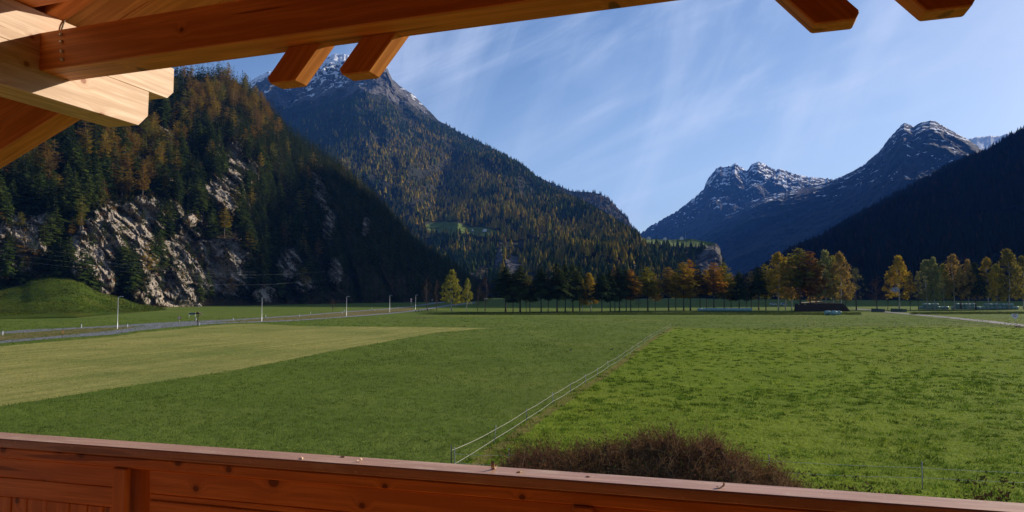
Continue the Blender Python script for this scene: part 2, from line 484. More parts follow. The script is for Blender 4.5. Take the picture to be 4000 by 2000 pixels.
def turf(name, a, b_, dry, streak=None, scale=1.0, bumpy=1.0, dry_amt=0.5):
    m, nt, N, L, b = new_mat(name)
    g = N('ShaderNodeNewGeometry'); P = g.outputs['Position']
    n1 = noise(N, L, P, 0.12 * scale, 5, 0.6)
    n2 = noise(N, L, P, 1.1 * scale, 5, 0.65)
    n3 = noise(N, L, P, 7.0, 3, 0.7)
    n0 = noise(N, L, P, 0.03, 4, 0.55)
    col = mixc(N, L, ramp(N, L, n1, 0.35, 0.68), a, b_)
    col = mixc(N, L, math2(N, L, 'MULTIPLY', ramp(N, L, n2, 0.45, 0.78), 0.55), col, tuple(x * 0.5 for x in a))
    col = mixc(N, L, math2(N, L, 'MULTIPLY', ramp(N, L, n0, 0.45, 0.7), dry_amt), col, dry)
    col = mixc(N, L, math2(N, L, 'MULTIPLY', ramp(N, L, n3, 0.5, 0.8), 0.4), col, tuple(min(1, x * 1.5) for x in b_))
    if streak is not None:
        sn = noise(N, L, mapping(N, L, mapping(N, L, P, (1, 1, 1), (0, 0, streak)), (0.03, 0.8, 1)), 1.0, 6, 0.65, 0.4)
        col = mixc(N, L, math2(N, L, 'MULTIPLY', ramp(N, L, sn, 0.40, 0.62), 0.75), col, (a[0] * 0.55, a[1] * 0.68, a[2] * 0.5))
        gn = noise(N, L, P, 0.045, 4, 0.6)
        col = mixc(N, L, math2(N, L, 'MULTIPLY', ramp(N, L, gn, 0.42, 0.66), 0.6), col, (0.095, 0.135, 0.03))
    L(col, b.inputs['Base Color'])
    b.inputs['Roughness'].default_value = 0.95; b.inputs['Specular IOR Level'].default_value = 0.03
    b.inputs['Sheen Weight'].default_value = 0.0
    b.inputs['Sheen Tint'].default_value = (0.6, 0.75, 0.25, 1)
    h = math2(N, L, 'ADD', math2(N, L, 'MULTIPLY', n2, 1.0), math2(N, L, 'MULTIPLY', n3, 0.5))
    bump(N, L, h, 0.9, 0.22 * bumpy, b.inputs['Normal'])
    return m
M_MEADOW = turf('meadow_turf', (0.079, 0.114, 0.019), (0.107, 0.145, 0.025), (0.142, 0.152, 0.035))
M_PASTURE = turf('pasture_turf', (0.114, 0.164, 0.015), (0.150, 0.204, 0.019), (0.180, 0.188, 0.027), None, 1.6, 1.5, 0.35)
M_MOWN = turf('mown_stubble_turf', (0.250, 0.232, 0.070), (0.310, 0.275, 0.092), (0.215, 0.215, 0.056), -1.29, 1.0, 0.7)
M_VERGE = turf('dry_verge_turf', (0.13, 0.11, 0.04), (0.17, 0.14, 0.058), (0.09, 0.10, 0.025), None, 1.5, 1.0)
def asphalt(name, col):
    m, nt, N, L, b = new_mat(name)
    g = N('ShaderNodeNewGeometry')
    n = noise(N, L, g.outputs['Position'], 0.5, 6, 0.6); n2 = noise(N, L, g.outputs['Position'], 12, 3)
    c = mixc(N, L, n, tuple(x * 0.8 for x in col), tuple(x * 1.15 for x in col))
    c = mixc(N, L, math2(N, L, 'MULTIPLY', n2, 0.3), c, tuple(x * 0.6 for x in col))
    L(c, b.inputs['Base Color']); b.inputs['Roughness'].default_value = 0.75
    bump(N, L, n2, 0.3, 0.01, b.inputs['Normal'])
    return m
M_ROAD = asphalt('asphalt', (0.13, 0.13, 0.145))
M_PATH = asphalt('gravel_path_surface', (0.05, 0.048, 0.055))
M_EARTH = plain('bare_earth', (0.07, 0.05, 0.035), 0.95, 0, 0.4, 1.0, 0.1)
M_WHITE = plain('white_paint', (0.62, 0.62, 0.61), 0.5)
M_BLACK = plain('black_plastic', (0.02, 0.02, 0.022), 0.5)
M_TAPE = plain('white_electric_tape', (0.40, 0.38, 0.33), 0.6)
M_POSTGREY = plain('grey_fence_stake', (0.30, 0.30, 0.33), 0.6)
M_POSTDARK = plain('dark_fence_stake', (0.06, 0.06, 0.07), 0.6)
M_POSTBLUE = plain('blue_grey_fence_stake', (0.13, 0.14, 0.20), 0.6)
M_ORANGE = plain('orange_paint', (0.55, 0.16, 0.03), 0.5)
M_RED = plain('red_sign_paint', (0.42, 0.03, 0.025), 0.5)
M_GREENSIGN = plain('green_board', (0.03, 0.07, 0.06), 0.5)
M_DARKWOOD = wood('weathered_dark_timber', (0.10, 0.065, 0.045), (0.07, 0.045, 0.03), (0.03, 0.02, 0.012), 0.8)
M_LOG = plain('log_bark', (0.06, 0.04, 0.028), 0.9, 0, 0.5, 2.0, 0.1)
M_PARAPET = plain('dark_green_parapet_paint', (0.025, 0.045, 0.038), 0.5)
M_SHED = plain('pale_shed_board', (0.36, 0.30, 0.20), 0.8)
M_PLASTER = plain('white_plaster', (0.72, 0.71, 0.68), 0.8)
M_ROOFT = plain('grey_brown_roofing', (0.10, 0.07, 0.055), 0.8)
M_WINDOW = plain('dark_window_glass', (0.03, 0.035, 0.045), 0.15, 0, 0.1, 2, 0.6)
def bale_mat():
    m, nt, N, L, b = new_mat('stretch_film_wrap')
    tc = N('ShaderNodeTexCoord')
    n = noise(N, L, mapping(N, L, tc.outputs['Object'], (1, 6, 6)), 4.0, 4, 0.6)
    L(mixc(N, L, n, (0.11, 0.21, 0.19), (0.20, 0.32, 0.29)), b.inputs['Base Color'])
    b.inputs['Roughness'].default_value = 0.28; b.inputs['Specular IOR Level'].default_value = 0.6
    bump(N, L, n, 0.4, 0.03, b.inputs['Normal'])
    return m
M_BALE = bale_mat()

# ------------------------------------------------------------------ terrain
def polar_terrain(name, us, rows, ridge, base, prof, disp, mat, back=None, seed=0.0, base_z=-1.0, masks=None, crest=None, nback=8):
    """A slope between a foot line and a crest line. ridge: (u, v, D); base: (u, D). Rows run foot -> crest, then down the back."""
    ridge = np.array(ridge, float); base = np.array(base, float)
    ru = np.interp(us, ridge[:, 0], ridge[:, 1]); rD = np.interp(us, ridge[:, 0], ridge[:, 2])
    bD = np.interp(us, base[:, 0], base[:, 1])
    R = at_depth(us, ru, rD)
    if crest is not None: R[:, 2] += crest(us, R)
    k = (us - 2000) / F_PX * math.cos(PITCH)
    B = np.stack([k * bD, bD, np.full(len(us), base_z)], 1)
    return _terrain(name, us, rows, R, B, prof, disp, mat, seed, masks, nback)
def _terrain(name, us, rows, R, B, prof, disp, mat, seed, masks, nback):
    t = np.linspace(0, 1, rows)
    nu = len(us)
    g = prof(t)
    XY = B[None, :, :2] + (R - B)[None, :, :2] * g[:, None, None]
    Z = B[None, :, 2] + (R - B)[None, :, 2] * t[:, None]
    P = np.concatenate([XY, Z[..., None]], 2).reshape(-1, 3)
    T = np.repeat(t, nu)
    Dp = disp(P, T)                       # outwards, metres
    er = (B - R)[:, :2]; er = er / (np.linalg.norm(er, axis=1, keepdims=True) + 1e-6)
    er = np.tile(er, (rows, 1))
    P[:, :2] += er * Dp[:, None]
    # back of the mountain
    tb = np.linspace(0, 1, nback + 1)[1:]
    ext = np.maximum(R[:, 2] - B[:, 2], 1.0)
    dirb = -(B - R)[:, :2]; dirb = dirb / (np.linalg.norm(dirb, axis=1, keepdims=True) + 1e-6)
    top = P[-nu:]
    bk = []
    for s in tb:
        q = top.copy(); q[:, :2] += dirb * (ext * 1.4 * s)[:, None]; q[:, 2] = top[:, 2] - (top[:, 2] - B[:, 2]) * s
        bk.append(q)
    V = np.concatenate([P] + bk)
    nr = rows + nback
    i = np.arange(nr - 1)[:, None] * nu + np.arange(nu - 1)[None, :]
    i = i.ravel()
    Fq = np.stack([i, i + 1, i + nu + 1, i + nu], 1)
    attrs = {'rock': np.zeros(len(V)), 'grass': np.zeros(len(V)), 'snow': np.zeros(len(V))}
    if masks is not None:
        for kx, a in masks(V[:rows * nu], T, nu, rows).items():
            attrs[kx][:rows * nu] = a
    me = mesh_np(name, V, [Fq], True, attrs)
    o = link(name, me, mat)
    structure(o)
    return o, V[:rows * nu], T, attrs, nu, rows
def grid_normal(P, nu, rows):
    G = P.reshape(rows, nu, 3)
    a = np.gradient(G, axis=1); b = np.gradient(G, axis=0)
    n = np.cross(a, b); n /= (np.linalg.norm(n, axis=2, keepdims=True) + 1e-9)
    n = np.where(n[..., 2:3] < 0, -n, n) if False else n
    return n.reshape(-1, 3)
def blobs(U, Vv, lst):
    m = np.zeros(len(U))
    for (u, v, ru, rv, ang) in lst:
        a = math.radians(ang); du, dv = U - u, Vv - v
        x = (du * math.cos(a) + dv * math.sin(a)) / ru; y = (-du * math.sin(a) + dv * math.cos(a)) / rv
        m = np.maximum(m, 1.0 - 0.5 * np.sqrt(x * x + y * y))   # 0.5 on the ellipse
    return m

# --- ground sheet
def ground_sheet():
    xs = np.concatenate([np.linspace(-6000, -400, 12), np.linspace(-380, 380, 77), np.linspace(400, 6000, 12)])
    ys = np.concatenate([np.linspace(-3000, 5, 6), np.linspace(12, 460, 90), np.linspace(480, 1500, 20), np.linspace(1700, 14000, 12)])
    X, Y = np.meshgrid(xs, ys)
    Z = np.zeros_like(X)
    V = np.stack([X, Y, Z], -1).reshape(-1, 3)
    nu = len(xs)
    i = (np.arange(len(ys) - 1)[:, None] * nu + np.arange(nu - 1)[None, :]).ravel()
    o = link('meadow', mesh_np('meadow', V, [np.stack([i, i + 1, i + nu + 1, i + nu], 1)], True), M_MEADOW)
    structure(o)
ground_sheet()

def sheet(name, poly, z, mat, jitter=0.0, sub=6):
    """flat sheet from a ground polygon (n,2), edges subdivided and slightly ragged"""
    poly = np.asarray(poly, float)
    pts = []
    for i in range(len(poly)):
        a, b = poly[i], poly[(i + 1) % len(poly)]
        for s in range(sub):
            pts.append(a + (b - a) * s / sub)
    pts = np.array(pts)
    if jitter:
        pts += rng.normal(0, 1, pts.shape) * jitter
    bm = bmesh.new()
    vs = [bm.verts.new((p[0], p[1], z)) for p in pts]
    f = bm.faces.new(vs)
    bm.normal_update()
    if f.normal.z < 0: f.normal_flip()
    bmesh.ops.triangulate(bm, faces=[f])
    me = bpy.data.meshes.new(name); bm.to_mesh(me); bm.free()
    return structure(link(name, me, mat))
def gp(lst):
    a = np.array(lst, float)
    return on_ground(a[:, 0], a[:, 1])[:, :2]

FENCE_PX = [(1763, 1848), (1930, 1735), (2057, 1648), (2160, 1578), (2229, 1535), (2287, 1498), (2334, 1470), (2375, 1443), (2414, 1417), (2442, 1395),
            (2469, 1377), (2492, 1360), (2513, 1346), (2527, 1333), (2543, 1322), (2573, 1307), (2623, 1279)]
fence_g = gp(FENCE_PX)
mown = np.concatenate([gp([(0, 1587), (466, 1514), (932, 1444), (1320, 1367), (1708, 1299), (1926, 1281), (1700, 1278), (1400, 1276), (1150, 1273), (1010, 1264),
                           (900, 1266), (776, 1277), (699, 1286), (538, 1300), (454, 1314), (245, 1331), (0, 1353)]), np.array([[-150, 86], [-120, 22], [-60, 22]])])
sheet('mown_strip', mown, 0.006, M_MOWN, 0.10, 14)
far_fence = gp([(2640, 1281), (2926, 1284), (3148, 1282), (3362, 1277), (3633, 1275), (3758, 1276), (4000, 1281)])
past = np.concatenate([fence_g, far_fence, np.array([[160, 130], [160, 15], [-2.5, 15]])])
sheet('pasture', past, 0.006, M_PASTURE, 0.05, 6)
M_WORN = turf('worn_dry_turf', (0.13, 0.115, 0.03), (0.17, 0.14, 0.045), (0.09, 0.11, 0.02), None, 2.0, 1.0)
fw = np.gradient(fence_g, axis=0); fw = np.stack([fw[:, 1], -fw[:, 0]], 1) / np.linalg.norm(fw, axis=1, keepdims=True)
sheet('worn_strip', np.concatenate([fence_g + fw * 0.05, (fence_g + fw * 0.75)[::-1]]), 0.011, M_WORN, 0.10, 24)
sheet('grass_verge', gp([(0, 1300), (140, 1294), (314, 1281), (507, 1275), (540, 1277.5), (454, 1289), (245, 1310), (0, 1330), (-500, 1370), (-500, 1345)]), 0.008, M_VERGE, 0.05, 6)
sheet('grass_verge', gp([(850, 1257), (1145, 1236), (1337, 1221), (1529, 1207), (1610, 1199), (1616, 1214), (1529, 1222), (1354, 1236), (1145, 1251), (900, 1257.5)]), 0.008, M_VERGE, 0.05, 6)

def road_strip(name, upper, lower, mat, z):
    up, lo = np.array(upper, float), np.array(lower, float)
    n = 60
    def samp(px):
        s = np.concatenate([[0], np.cumsum(np.hypot(*np.diff(px, axis=0).T))]); q = np.linspace(0, s[-1], n)
        g = gp(np.stack([np.interp(q, s, px[:, 0]), np.interp(q, s, px[:, 1])], 1)); return g
    A, B = samp(up), samp(lo)
    V = np.concatenate([np.c_[A, np.full(n, z)], np.c_[B, np.full(n, z)]])
    i = np.arange(n - 1)
    me = mesh_np(name, V, [np.stack([i, i + n, i + n + 1, i + 1], 1)])
    return structure(link(name, me, mat))
road_strip('road', [(-700, 1372), (0, 1297), (115, 1287), (245, 1282), (454, 1271), (629, 1260), (769, 1253), (900, 1248), (1145, 1233), (1337, 1218), (1529, 1204), (1620, 1194.5), (1669, 1186), (1728, 1178), (1800, 1171), (1900, 1165)],
           [(-700, 1390), (0, 1305), (140, 1296), (314, 1284), (507, 1276.5), (700, 1267), (800, 1262), (900, 1253), (1145, 1236.5), (1337, 1221), (1529, 1206.5), (1620, 1197.5), (1672, 1190), (1733, 1181.5), (1806, 1173.5), (1908, 1167)], M_ROAD, 0.012)
road_strip('side_road', [(-700, 1420), (0, 1331), (245, 1311), (454, 1290), (540, 1277), (640, 1266), (776, 1262), (900, 1258.5), (1145, 1250), (1354, 1235.5), (1529, 1222), (1620, 1212), (1704, 1199), (1745, 1191), (1850, 1181)],
           [(-700, 1436), (0, 1341), (245, 1320), (454, 1306), (538, 1291), (699, 1276), (776, 1269.5), (900, 1262), (1145, 1254), (1354, 1239), (1529, 1225.5), (1620, 1216), (1708, 1203), (1752, 1195), (1860, 1184)], M_ROAD, 0.016)
road_strip('field_path', [(4600, 1312), (4000, 1267), (3850, 1251), (3700, 1237), (3500, 1220), (3430, 1213.5), (3390, 1208.5), (3340, 1205)],
           [(4600, 1325), (4000, 1276), (3850, 1259), (3700, 1243), (3500, 1224), (3420, 1217), (3380, 1211), (3330, 1207.5)], M_PATH, 0.014)
M_TRACK = turf('wheel_track_turf', (0.040, 0.055, 0.012), (0.06, 0.07, 0.016), (0.08, 0.06, 0.025), None, 2.0, 1.0)
road_strip('wheel_track', [(3420, 1219), (3463, 1222.5), (3600, 1238), (3743, 1257), (3900, 1271), (4200, 1295)], [(3420, 1220), (3463, 1223.6), (3600, 1239.4), (3743, 1258.6), (3900, 1272.8), (4200, 1297)], M_TRACK, 0.010)
road_strip('wheel_track', [(3440, 1219), (3560, 1228), (3743, 1248), (3900, 1264), (4200, 1288)], [(3440, 1219.8), (3560, 1229), (3743, 1249.4), (3900, 1265.6), (4200, 1290)], M_TRACK, 0.010)
road_strip('worn_strip', [(2660, 1284), (2926, 1286), (3200, 1284), (3450, 1280), (3760, 1278)], [(2660, 1285), (2926, 1287.5), (3200, 1286.2), (3450, 1282.4), (3760, 1280)], M_TRACK, 0.012)
sheet('earth_patch', gp([(1600, 1241.5), (1650, 1240), (1700, 1241), (1660, 1243)]), 0.02, M_EARTH, 0.05, 4)

# --- grassy knoll
KN_TOP = [(-900, 1040), (-300, 1110), (0, 1135), (92, 1116), (125, 1099), (190, 1086), (272, 1090), (326, 1106), (380, 1135), (462, 1162), (543, 1186), (650, 1203), (740, 1210), (860, 1200), (960, 1196), (1010, 1197)]
def knoll():
    us = np.linspace(-900, 1010, 130); rows = 40
    kt = np.array(KN_TOP, float)
    vt = np.interp(us, kt[:, 0], kt[:, 1])
    Dt = np.interp(us, [-900, 0, 300, 640, 830, 1010], [300, 305, 320, 375, 430, 450])
    Df = np.interp(us, [-900, 0, 300, 640, 830, 1010], [190, 195, 205, 290, 370, 425])
    top = at_depth(us, vt, Dt)
    k = (us - 2000) / F_PX * math.cos(PITCH)
    t = np.linspace(0, 1.25, rows)
    prof = np.where(t < 1, sstep(-0.15, 1.25, t) * 1.18 - 0.02, 1.0 - (t - 1) * 0.4)
    D = Df[None] + (Dt - Df)[None] * t[:, None]
    Z = top[None, :, 2] * prof[:, None] - 0.03
    P = np.stack([k[None] * D, D, Z], 2).reshape(-1, 3)
    P[:, 2] += (0.9 * fbm(P * 0.05, 3) + 0.35 * fbm(P * 0.3, 3)) * np.clip(P[:, 2] / 4, 0, 1)
    nu = len(us); i = (np.arange(rows - 1)[:, None] * nu + np.arange(nu - 1)[None]).ravel()
    me = mesh_np('grass_knoll', P, [np.stack([i, i + 1, i + nu + 1, i + nu], 1)], True)
    structure(link('grass_knoll', me, M_KNOLL))
    return P.reshape(rows, nu, 3)
M_KNOLL = turf('knoll_turf', (0.036, 0.060, 0.006), (0.058, 0.080, 0.009), (0.062, 0.055, 0.010), None, 1.0, 1.5)
KNOLL = knoll()

# --- near hill with cliffs
HILL_RIDGE = [(-1400, -150, 720), (-600, 0, 720), (0, 150, 720), (400, 240, 740), (683, 300, 760), (870, 300, 780), (932, 325, 790), (1000, 395, 800), (1090, 478, 820), (1150, 540, 835), (1227, 590, 850),
              (1304, 632, 870), (1398, 715, 890), (1491, 795, 910), (1553, 870, 930), (1615, 945, 950), (1708, 1005, 970), (1770, 1050, 985), (1832, 1082, 1000), (1862, 1120, 1010), (1885, 1165, 1010)]
HILL_BASE = [(-1400, 300), (0, 300), (300, 312), (640, 372), (830, 418), (1000, 440), (1100, 470), (1300, 520), (1600, 590), (1885, 700)]
ROCKS = [(40, 960, 110, 130, 50), (110, 900, 60, 50, -40), (190, 870, 60, 40, 0), (400, 960, 110, 150, 15), (440, 860, 110, 60, -15), (390, 1090, 60, 80, 10), (520, 900, 90, 80, 0), (610, 830, 110, 60, 5), (560, 1000, 60, 60, 0),
         (880, 760, 75, 90, -20), (950, 680, 60, 60, 30), (760, 880, 70, 50, -30), (690, 960, 70, 45, -30), (800, 1010, 120, 75, -15), (720, 1120, 190, 80, -15), (880, 1090, 90, 80, -30), (920, 990, 55, 60, 0), (600, 1165, 80, 35, 0),
         (620, 500, 80, 25, 20), (560, 465, 45, 20, 0), (900, 610, 55, 50, 20), (640, 700, 45, 18, 20), (830, 610, 30, 18, 0),
         (1250, 760, 28, 80, -15), (1285, 880, 28, 60, 0), (1130, 1040, 62, 52, -35), (1190, 1110, 42, 32, 0), (1310, 1060, 26, 56, 0), (1430, 880, 16, 40, 10), (1040, 1150, 45, 30, 0)]
def hill_masks(P, T, nu, rows):
    U, Vv = project(P)
    return {'rock': np.clip(rock_field(P, U, Vv), 0, 1)}
def rock_field(P, U, Vv):
    S = P * np.array([0.7, 0.7, 1.5])
    return blobs(U, Vv, ROCKS) + 0.13 * fbm(P * 0.03, 3) + 0.14 * fbm(S / 13, 3) + 0.09 * fbm(S / 4, 2) - 0.025
_hr = {}
def hill_disp(P, T):
    U, Vv = project(P)
    b = blobs(U, Vv, ROCKS) + 0.16 * fbm(P * 0.03, 3)
    r = sstep(0.30, 0.55, b)
    fade = sstep(0.0, 0.03, T) * (1 - 0.85 * sstep(0.85, 1.0, T))
    S = P.copy()
    th = 0.6
    S[:, 2] = P[:, 2] * math.cos(th) + P[:, 0] * math.sin(th); S[:, 0] = P[:, 0] * math.cos(th) - P[:, 2] * math.sin(th)
    S = S * np.array([0.6, 1.0, 1.5])
    d = 12 * fbm(P * np.array([1 / 70, 1 / 70, 1 / 70]), 3)
    d += 2.0 * fbm(P / 14, 3)
    d += r * (7 + 5 * ridged(S / 45, 2) + 9.0 * facet(S / 22, 1.1) + 5.5 * facet(S / 9.0, 1.2, 7) + 2.8 * facet(S / 4.0, 1.2, 3) + 1.5 * facet(S / 2.0, 1.2, 11)) + (1 - r) * 1.5 * facet(S / 8, 1, 5)
    # vertical gullies on the shaded headland
    gl = np.abs(perlin(np.stack([P[:, 0] / 38 + P[:, 1] / 60, P[:, 1] / 200, P[:, 2] / 160], 1)))
    d += -16 * (1 - sstep(0, 0.25, gl)) * sstep(900, 1100, U)
    return d * fade
us = np.concatenate([np.linspace(-1400, -100, 60), np.linspace(-90, 1340, 560), np.linspace(1345, 1885, 110)])
hill, HP, HT, HA, hnu, hrows = polar_terrain('rocky_hill', us, 330, HILL_RIDGE, HILL_BASE, lambda t: 0.42 * t + 0.58 * t ** 1.7, hill_disp, M_HILL, masks=hill_masks)

# --- wooded mountain with the snowy summit
MID_RIDGE = [(700, 420, 4300), (900, 370, 4400), (975, 328, 4500), (1010, 305, 4500), (1050, 287, 4500), (1100, 282, 4500), (1150, 268, 4500), (1220, 245, 4500), (1262, 230, 4500), (1285, 228, 4500), (1310, 218, 4500), (1332, 219, 4500), (1350, 222, 4480),
             (1400, 240, 4450), (1450, 252, 4430), (1495, 255, 4420), (1510, 268, 4400), (1520, 292, 4380), (1533, 318, 4350), (1552, 334, 4320), (1590, 362, 4250), (1615, 375, 4220), (1640, 402, 4150), (1685, 442, 4050), (1715, 475, 3950), (1740, 485, 3900), (1800, 522, 3800),
             (1850, 545, 3700), (1900, 570, 3600), (1980, 615, 3400), (2040, 650, 3250), (2100, 705, 3050), (2180, 752, 2850), (2240, 785, 2700), (2330, 835, 2400), (2400, 878, 2200), (2470, 918, 2080), (2526, 936, 1980),
             (2600, 938, 1880), (2700, 934, 1800), (2760, 944, 1750), (2796, 950, 1720), (2812, 968, 1710), (2820, 1005, 1705), (2832, 1062, 1700), (2846, 1152, 1700)]
MID_BASE = [(700, 1500), (1500, 1400), (2000, 1250), (2400, 1200), (2600, 1300), (2846, 1560)]
def mid_masks(P, T, nu, rows):
    U, Vv = project(P)
    n = fbm(P / 160, 4)
    z = P[:, 2] + 120 * n
    rock = sstep(960, 1130, z) * 0.75 + 0.0
    rock = np.maximum(rock, blobs(U, Vv, [(2770, 1020, 42, 75, 10), (2800, 1000, 22, 60, 0), (2000, 1050, 30, 60, 10), (1950, 1010, 14, 40, 10)]) + 0.25 * fbm(P / 30, 3))
    slope_n = grid_normal(P, nu, rows)
    flat = np.abs(slope_n[:, 2])
    snow = sstep(1020, 1280, z) * 0.50 + 0.50 * fbm(P * np.array([1, 1, 1.6]) / 50, 4) + 0.5 * (flat - 0.5) + 0.15 * sstep(1350, 1520, P[:, 2])
    snow = np.where(P[:, 2] < 1060, snow - sstep(1150, 950, P[:, 2]), snow)
    snow -= 0.6 * blobs(U, Vv, [(1530, 320, 60, 80, -30)])
    grass = blobs(U, Vv, [(1745, 890, 85, 26, 5), (1890, 908, 75, 18, 8), (2600, 940, 95, 20, 3), (2710, 943, 100, 20, 0)]) + 0.08 * n
    return {'rock': np.clip(rock, 0, 1), 'snow': np.clip(snow, 0, 1), 'grass': np.clip(grass, 0, 1)}
def mid_disp(P, T):
    fade = sstep(0.0, 0.05, T) * (1 - 0.9 * sstep(0.8, 1.0, T))
    hi = sstep(950, 1250, P[:, 2])
    S = P * np.array([1.0, 0.28, 0.25]); S[:, 0] += 0.35 * P[:, 2]
    d = 190 * ridged(S / 560, 2) + 70 * ridged(S / 190 + 5, 2) + 14 * fbm(P / 60, 3)
    d += hi * (45 * ridged(P / 120, 3) + 16 * ridged(P / 36, 2))
    U, Vv = project(P)
    cl = sstep(2640, 2760, U) * sstep(0.1, 0.3, T)
    d = d * (1 - 0.8 * sstep(2450, 2700, U)) + cl * (8 * ridged(P / 45, 3))
    return d * fade
def mid_crest(us, R):
    h = sstep(900, 1300, R[:, 2])
    q = np.stack([us / 14, us * 0, us * 0], 1)
    return h * 4 * ridged(q, 3)
us = np.concatenate([np.linspace(700, 940, 30), np.linspace(945, 2600, 470), np.linspace(2604, 2846, 90)])
mid, MP, MT, MA, mnu, mrows = polar_terrain('forest_mountain', us, 260, MID_RIDGE, MID_BASE, lambda t: 0.3 * t + 0.7 * t ** 0.6, mid_disp, M_MID, masks=mid_masks, crest=mid_crest)

SHO_RIDGE = [(2000, 640, 3900), (2100, 690, 3900), (2180, 728, 3900), (2236, 748, 3900), (2298, 750, 3900), (2340, 757, 3900), (2376, 775, 3900), (2422, 822, 3850), (2450, 852, 3800), (2469, 885, 3750), (2487, 905, 3700), (2502, 925, 3650), (2530, 1000, 3600), (2560, 1140, 3600)]
def sho_disp(P, T):
    S = P.copy(); S[:, 2] *= 0.45
    return (70 * ridged(S / 260, 3) + 14 * fbm(P / 60, 3)) * (1 - 0.9 * sstep(0.8, 1.0, T))
us = np.linspace(2000, 2560, 120)
sho, SP, ST, SA, snu, srows = polar_terrain('forest_shoulder', us, 90, SHO_RIDGE, [(2000, 3000), (2560, 3000)], lambda t: t ** 1.2, sho_disp, M_MID,
    masks=lambda P, T, nu, rows: {'rock': np.clip(blobs(*project(P), [(2480, 870, 18, 40, -25)]) + 0.3 * fbm(P / 60, 3), 0, 1)})

# --- shaded wooded slope; it goes on beyond the frame, where it carries the sun's edge of shadow across the valley
def dark_slope():
    RG = [(2700, 1150, 1750), (2850, 1130, 1850), (2960, 1068, 1950), (3080, 992, 2050), (3200, 940, 2130), (3300, 880, 2200), (3420, 812, 2300), (3560, 732, 2400), (3700, 662, 2500), (3800, 615, 2570), (3850, 600, 2600), (3920, 552, 2650), (4000, 512, 2700)]
    rg = np.array(RG, float)
    P1 = at_depth(rg[:, 0], rg[:, 1], rg[:, 2])
    pol = np.array([(37.6, 3350, 690), (38.6, 3200, 740), (39.8, 2800, 880), (41.2, 2560, 1120), (43, 2540, 1150), (45, 2520, 1140), (47.5, 2460, 1090), (50, 2396, 1017), (52, 2207, 895), (53.4, 1845, 610), (54.5, 1500, 300), (56, 1300, 5)])
    a = np.radians(pol[:, 0]); P2 = np.stack([np.sin(a) * pol[:, 1], np.cos(a) * pol[:, 1], pol[:, 2]], 1)
    C = np.concatenate([P1, P2])
    azs = np.arctan2(C[:, 0], C[:, 1])
    q = np.concatenate([np.linspace(azs[0], math.radians(37.2), 260), np.linspace(math.radians(37.4), azs[-1], 90)])
    R = np.stack([np.interp(q, azs, C[:, i]) for i in range(3)], 1)
    br = np.interp(np.degrees(q), [14, 17, 25, 36, 45, 52, 56], [1500, 1150, 950, 850, 900, 1000, 1290])
    B = np.stack([np.sin(q) * br, np.cos(q) * br, np.full(len(q), -1.0)], 1)
    def disp(P, T):
        S = P.copy(); S[:, 2] *= 0.4
        return (80 * ridged(S / 420, 2) + 30 * ridged(S / 140, 2) + 10 * fbm(P / 40, 3)) * sstep(0, 0.05, T) * (1 - 0.92 * sstep(0.8, 1.0, T))
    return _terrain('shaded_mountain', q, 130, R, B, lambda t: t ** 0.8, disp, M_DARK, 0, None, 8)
dark, DP, DT, DA, dnu, drows = dark_slope()

# --- far summits
def far_mountain(name, ridge, baseD, z_lo, snow_lo, snow_amt, amp, us, rows=120, crest_amp=8, rock_z=0):
    def disp(P, T):
        S = P.copy(); S[:, 2] *= 0.6
        d = amp * ridged(S / (amp * 4.0), 3) + amp * 0.40 * ridged(S / (amp * 1.1), 3) + amp * .12 * ridged(P / (amp * .3), 2)
        return d * sstep(0.0, 0.05, T) * (1 - 0.93 * sstep(0.82, 1.0, T))
    def crest(uu, R):
        return crest_amp * ridged(np.stack([uu / 16, uu * 0, uu * 0], 1), 3)
    def masks(P, T, nu, rows_):
        n = fbm(P / 140, 5)
        nn = grid_normal(P, nu, rows_)
        fl = np.abs(nn[:, 2])
        z = P[:, 2] + 150 * n
        snow = sstep(snow_lo, snow_lo + 500, z) * snow_amt + 0.62 * fbm(P * np.array([1, 1, 1.8]) / 75, 5, 0.6) + 0.6 * (fl - 0.55)
        snow = np.where(z < snow_lo, snow - 0.6 * sstep(snow_lo, snow_lo - 250, z), snow)
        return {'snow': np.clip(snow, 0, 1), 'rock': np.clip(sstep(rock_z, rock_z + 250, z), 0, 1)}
    return polar_terrain(name, us, rows, ridge, [(us[0], np.ravel(baseD)[0]), (us[-1], np.ravel(baseD)[-1])], lambda t: t ** 1.15, disp, M_FAR, masks=masks, crest=crest)
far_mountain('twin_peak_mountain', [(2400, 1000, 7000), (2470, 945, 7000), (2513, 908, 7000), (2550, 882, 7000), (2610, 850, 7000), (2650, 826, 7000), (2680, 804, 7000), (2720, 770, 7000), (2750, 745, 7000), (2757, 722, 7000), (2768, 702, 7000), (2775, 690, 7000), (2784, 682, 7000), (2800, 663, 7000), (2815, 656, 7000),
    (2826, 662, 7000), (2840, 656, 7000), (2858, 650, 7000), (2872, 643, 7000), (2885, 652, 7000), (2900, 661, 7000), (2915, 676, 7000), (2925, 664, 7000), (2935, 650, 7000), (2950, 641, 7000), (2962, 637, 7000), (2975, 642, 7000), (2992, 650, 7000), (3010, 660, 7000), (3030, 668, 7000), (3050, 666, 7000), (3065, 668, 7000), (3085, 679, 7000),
    (3110, 686, 7000), (3130, 690, 7000), (3150, 696, 7000), (3180, 699, 7000), (3210, 700, 7000), (3240, 702, 7000), (3270, 712, 7000), (3400, 760, 7000)], 5200, 0, 760, 0.35, 110, np.linspace(2400, 3400, 340), 130, 12, 420)
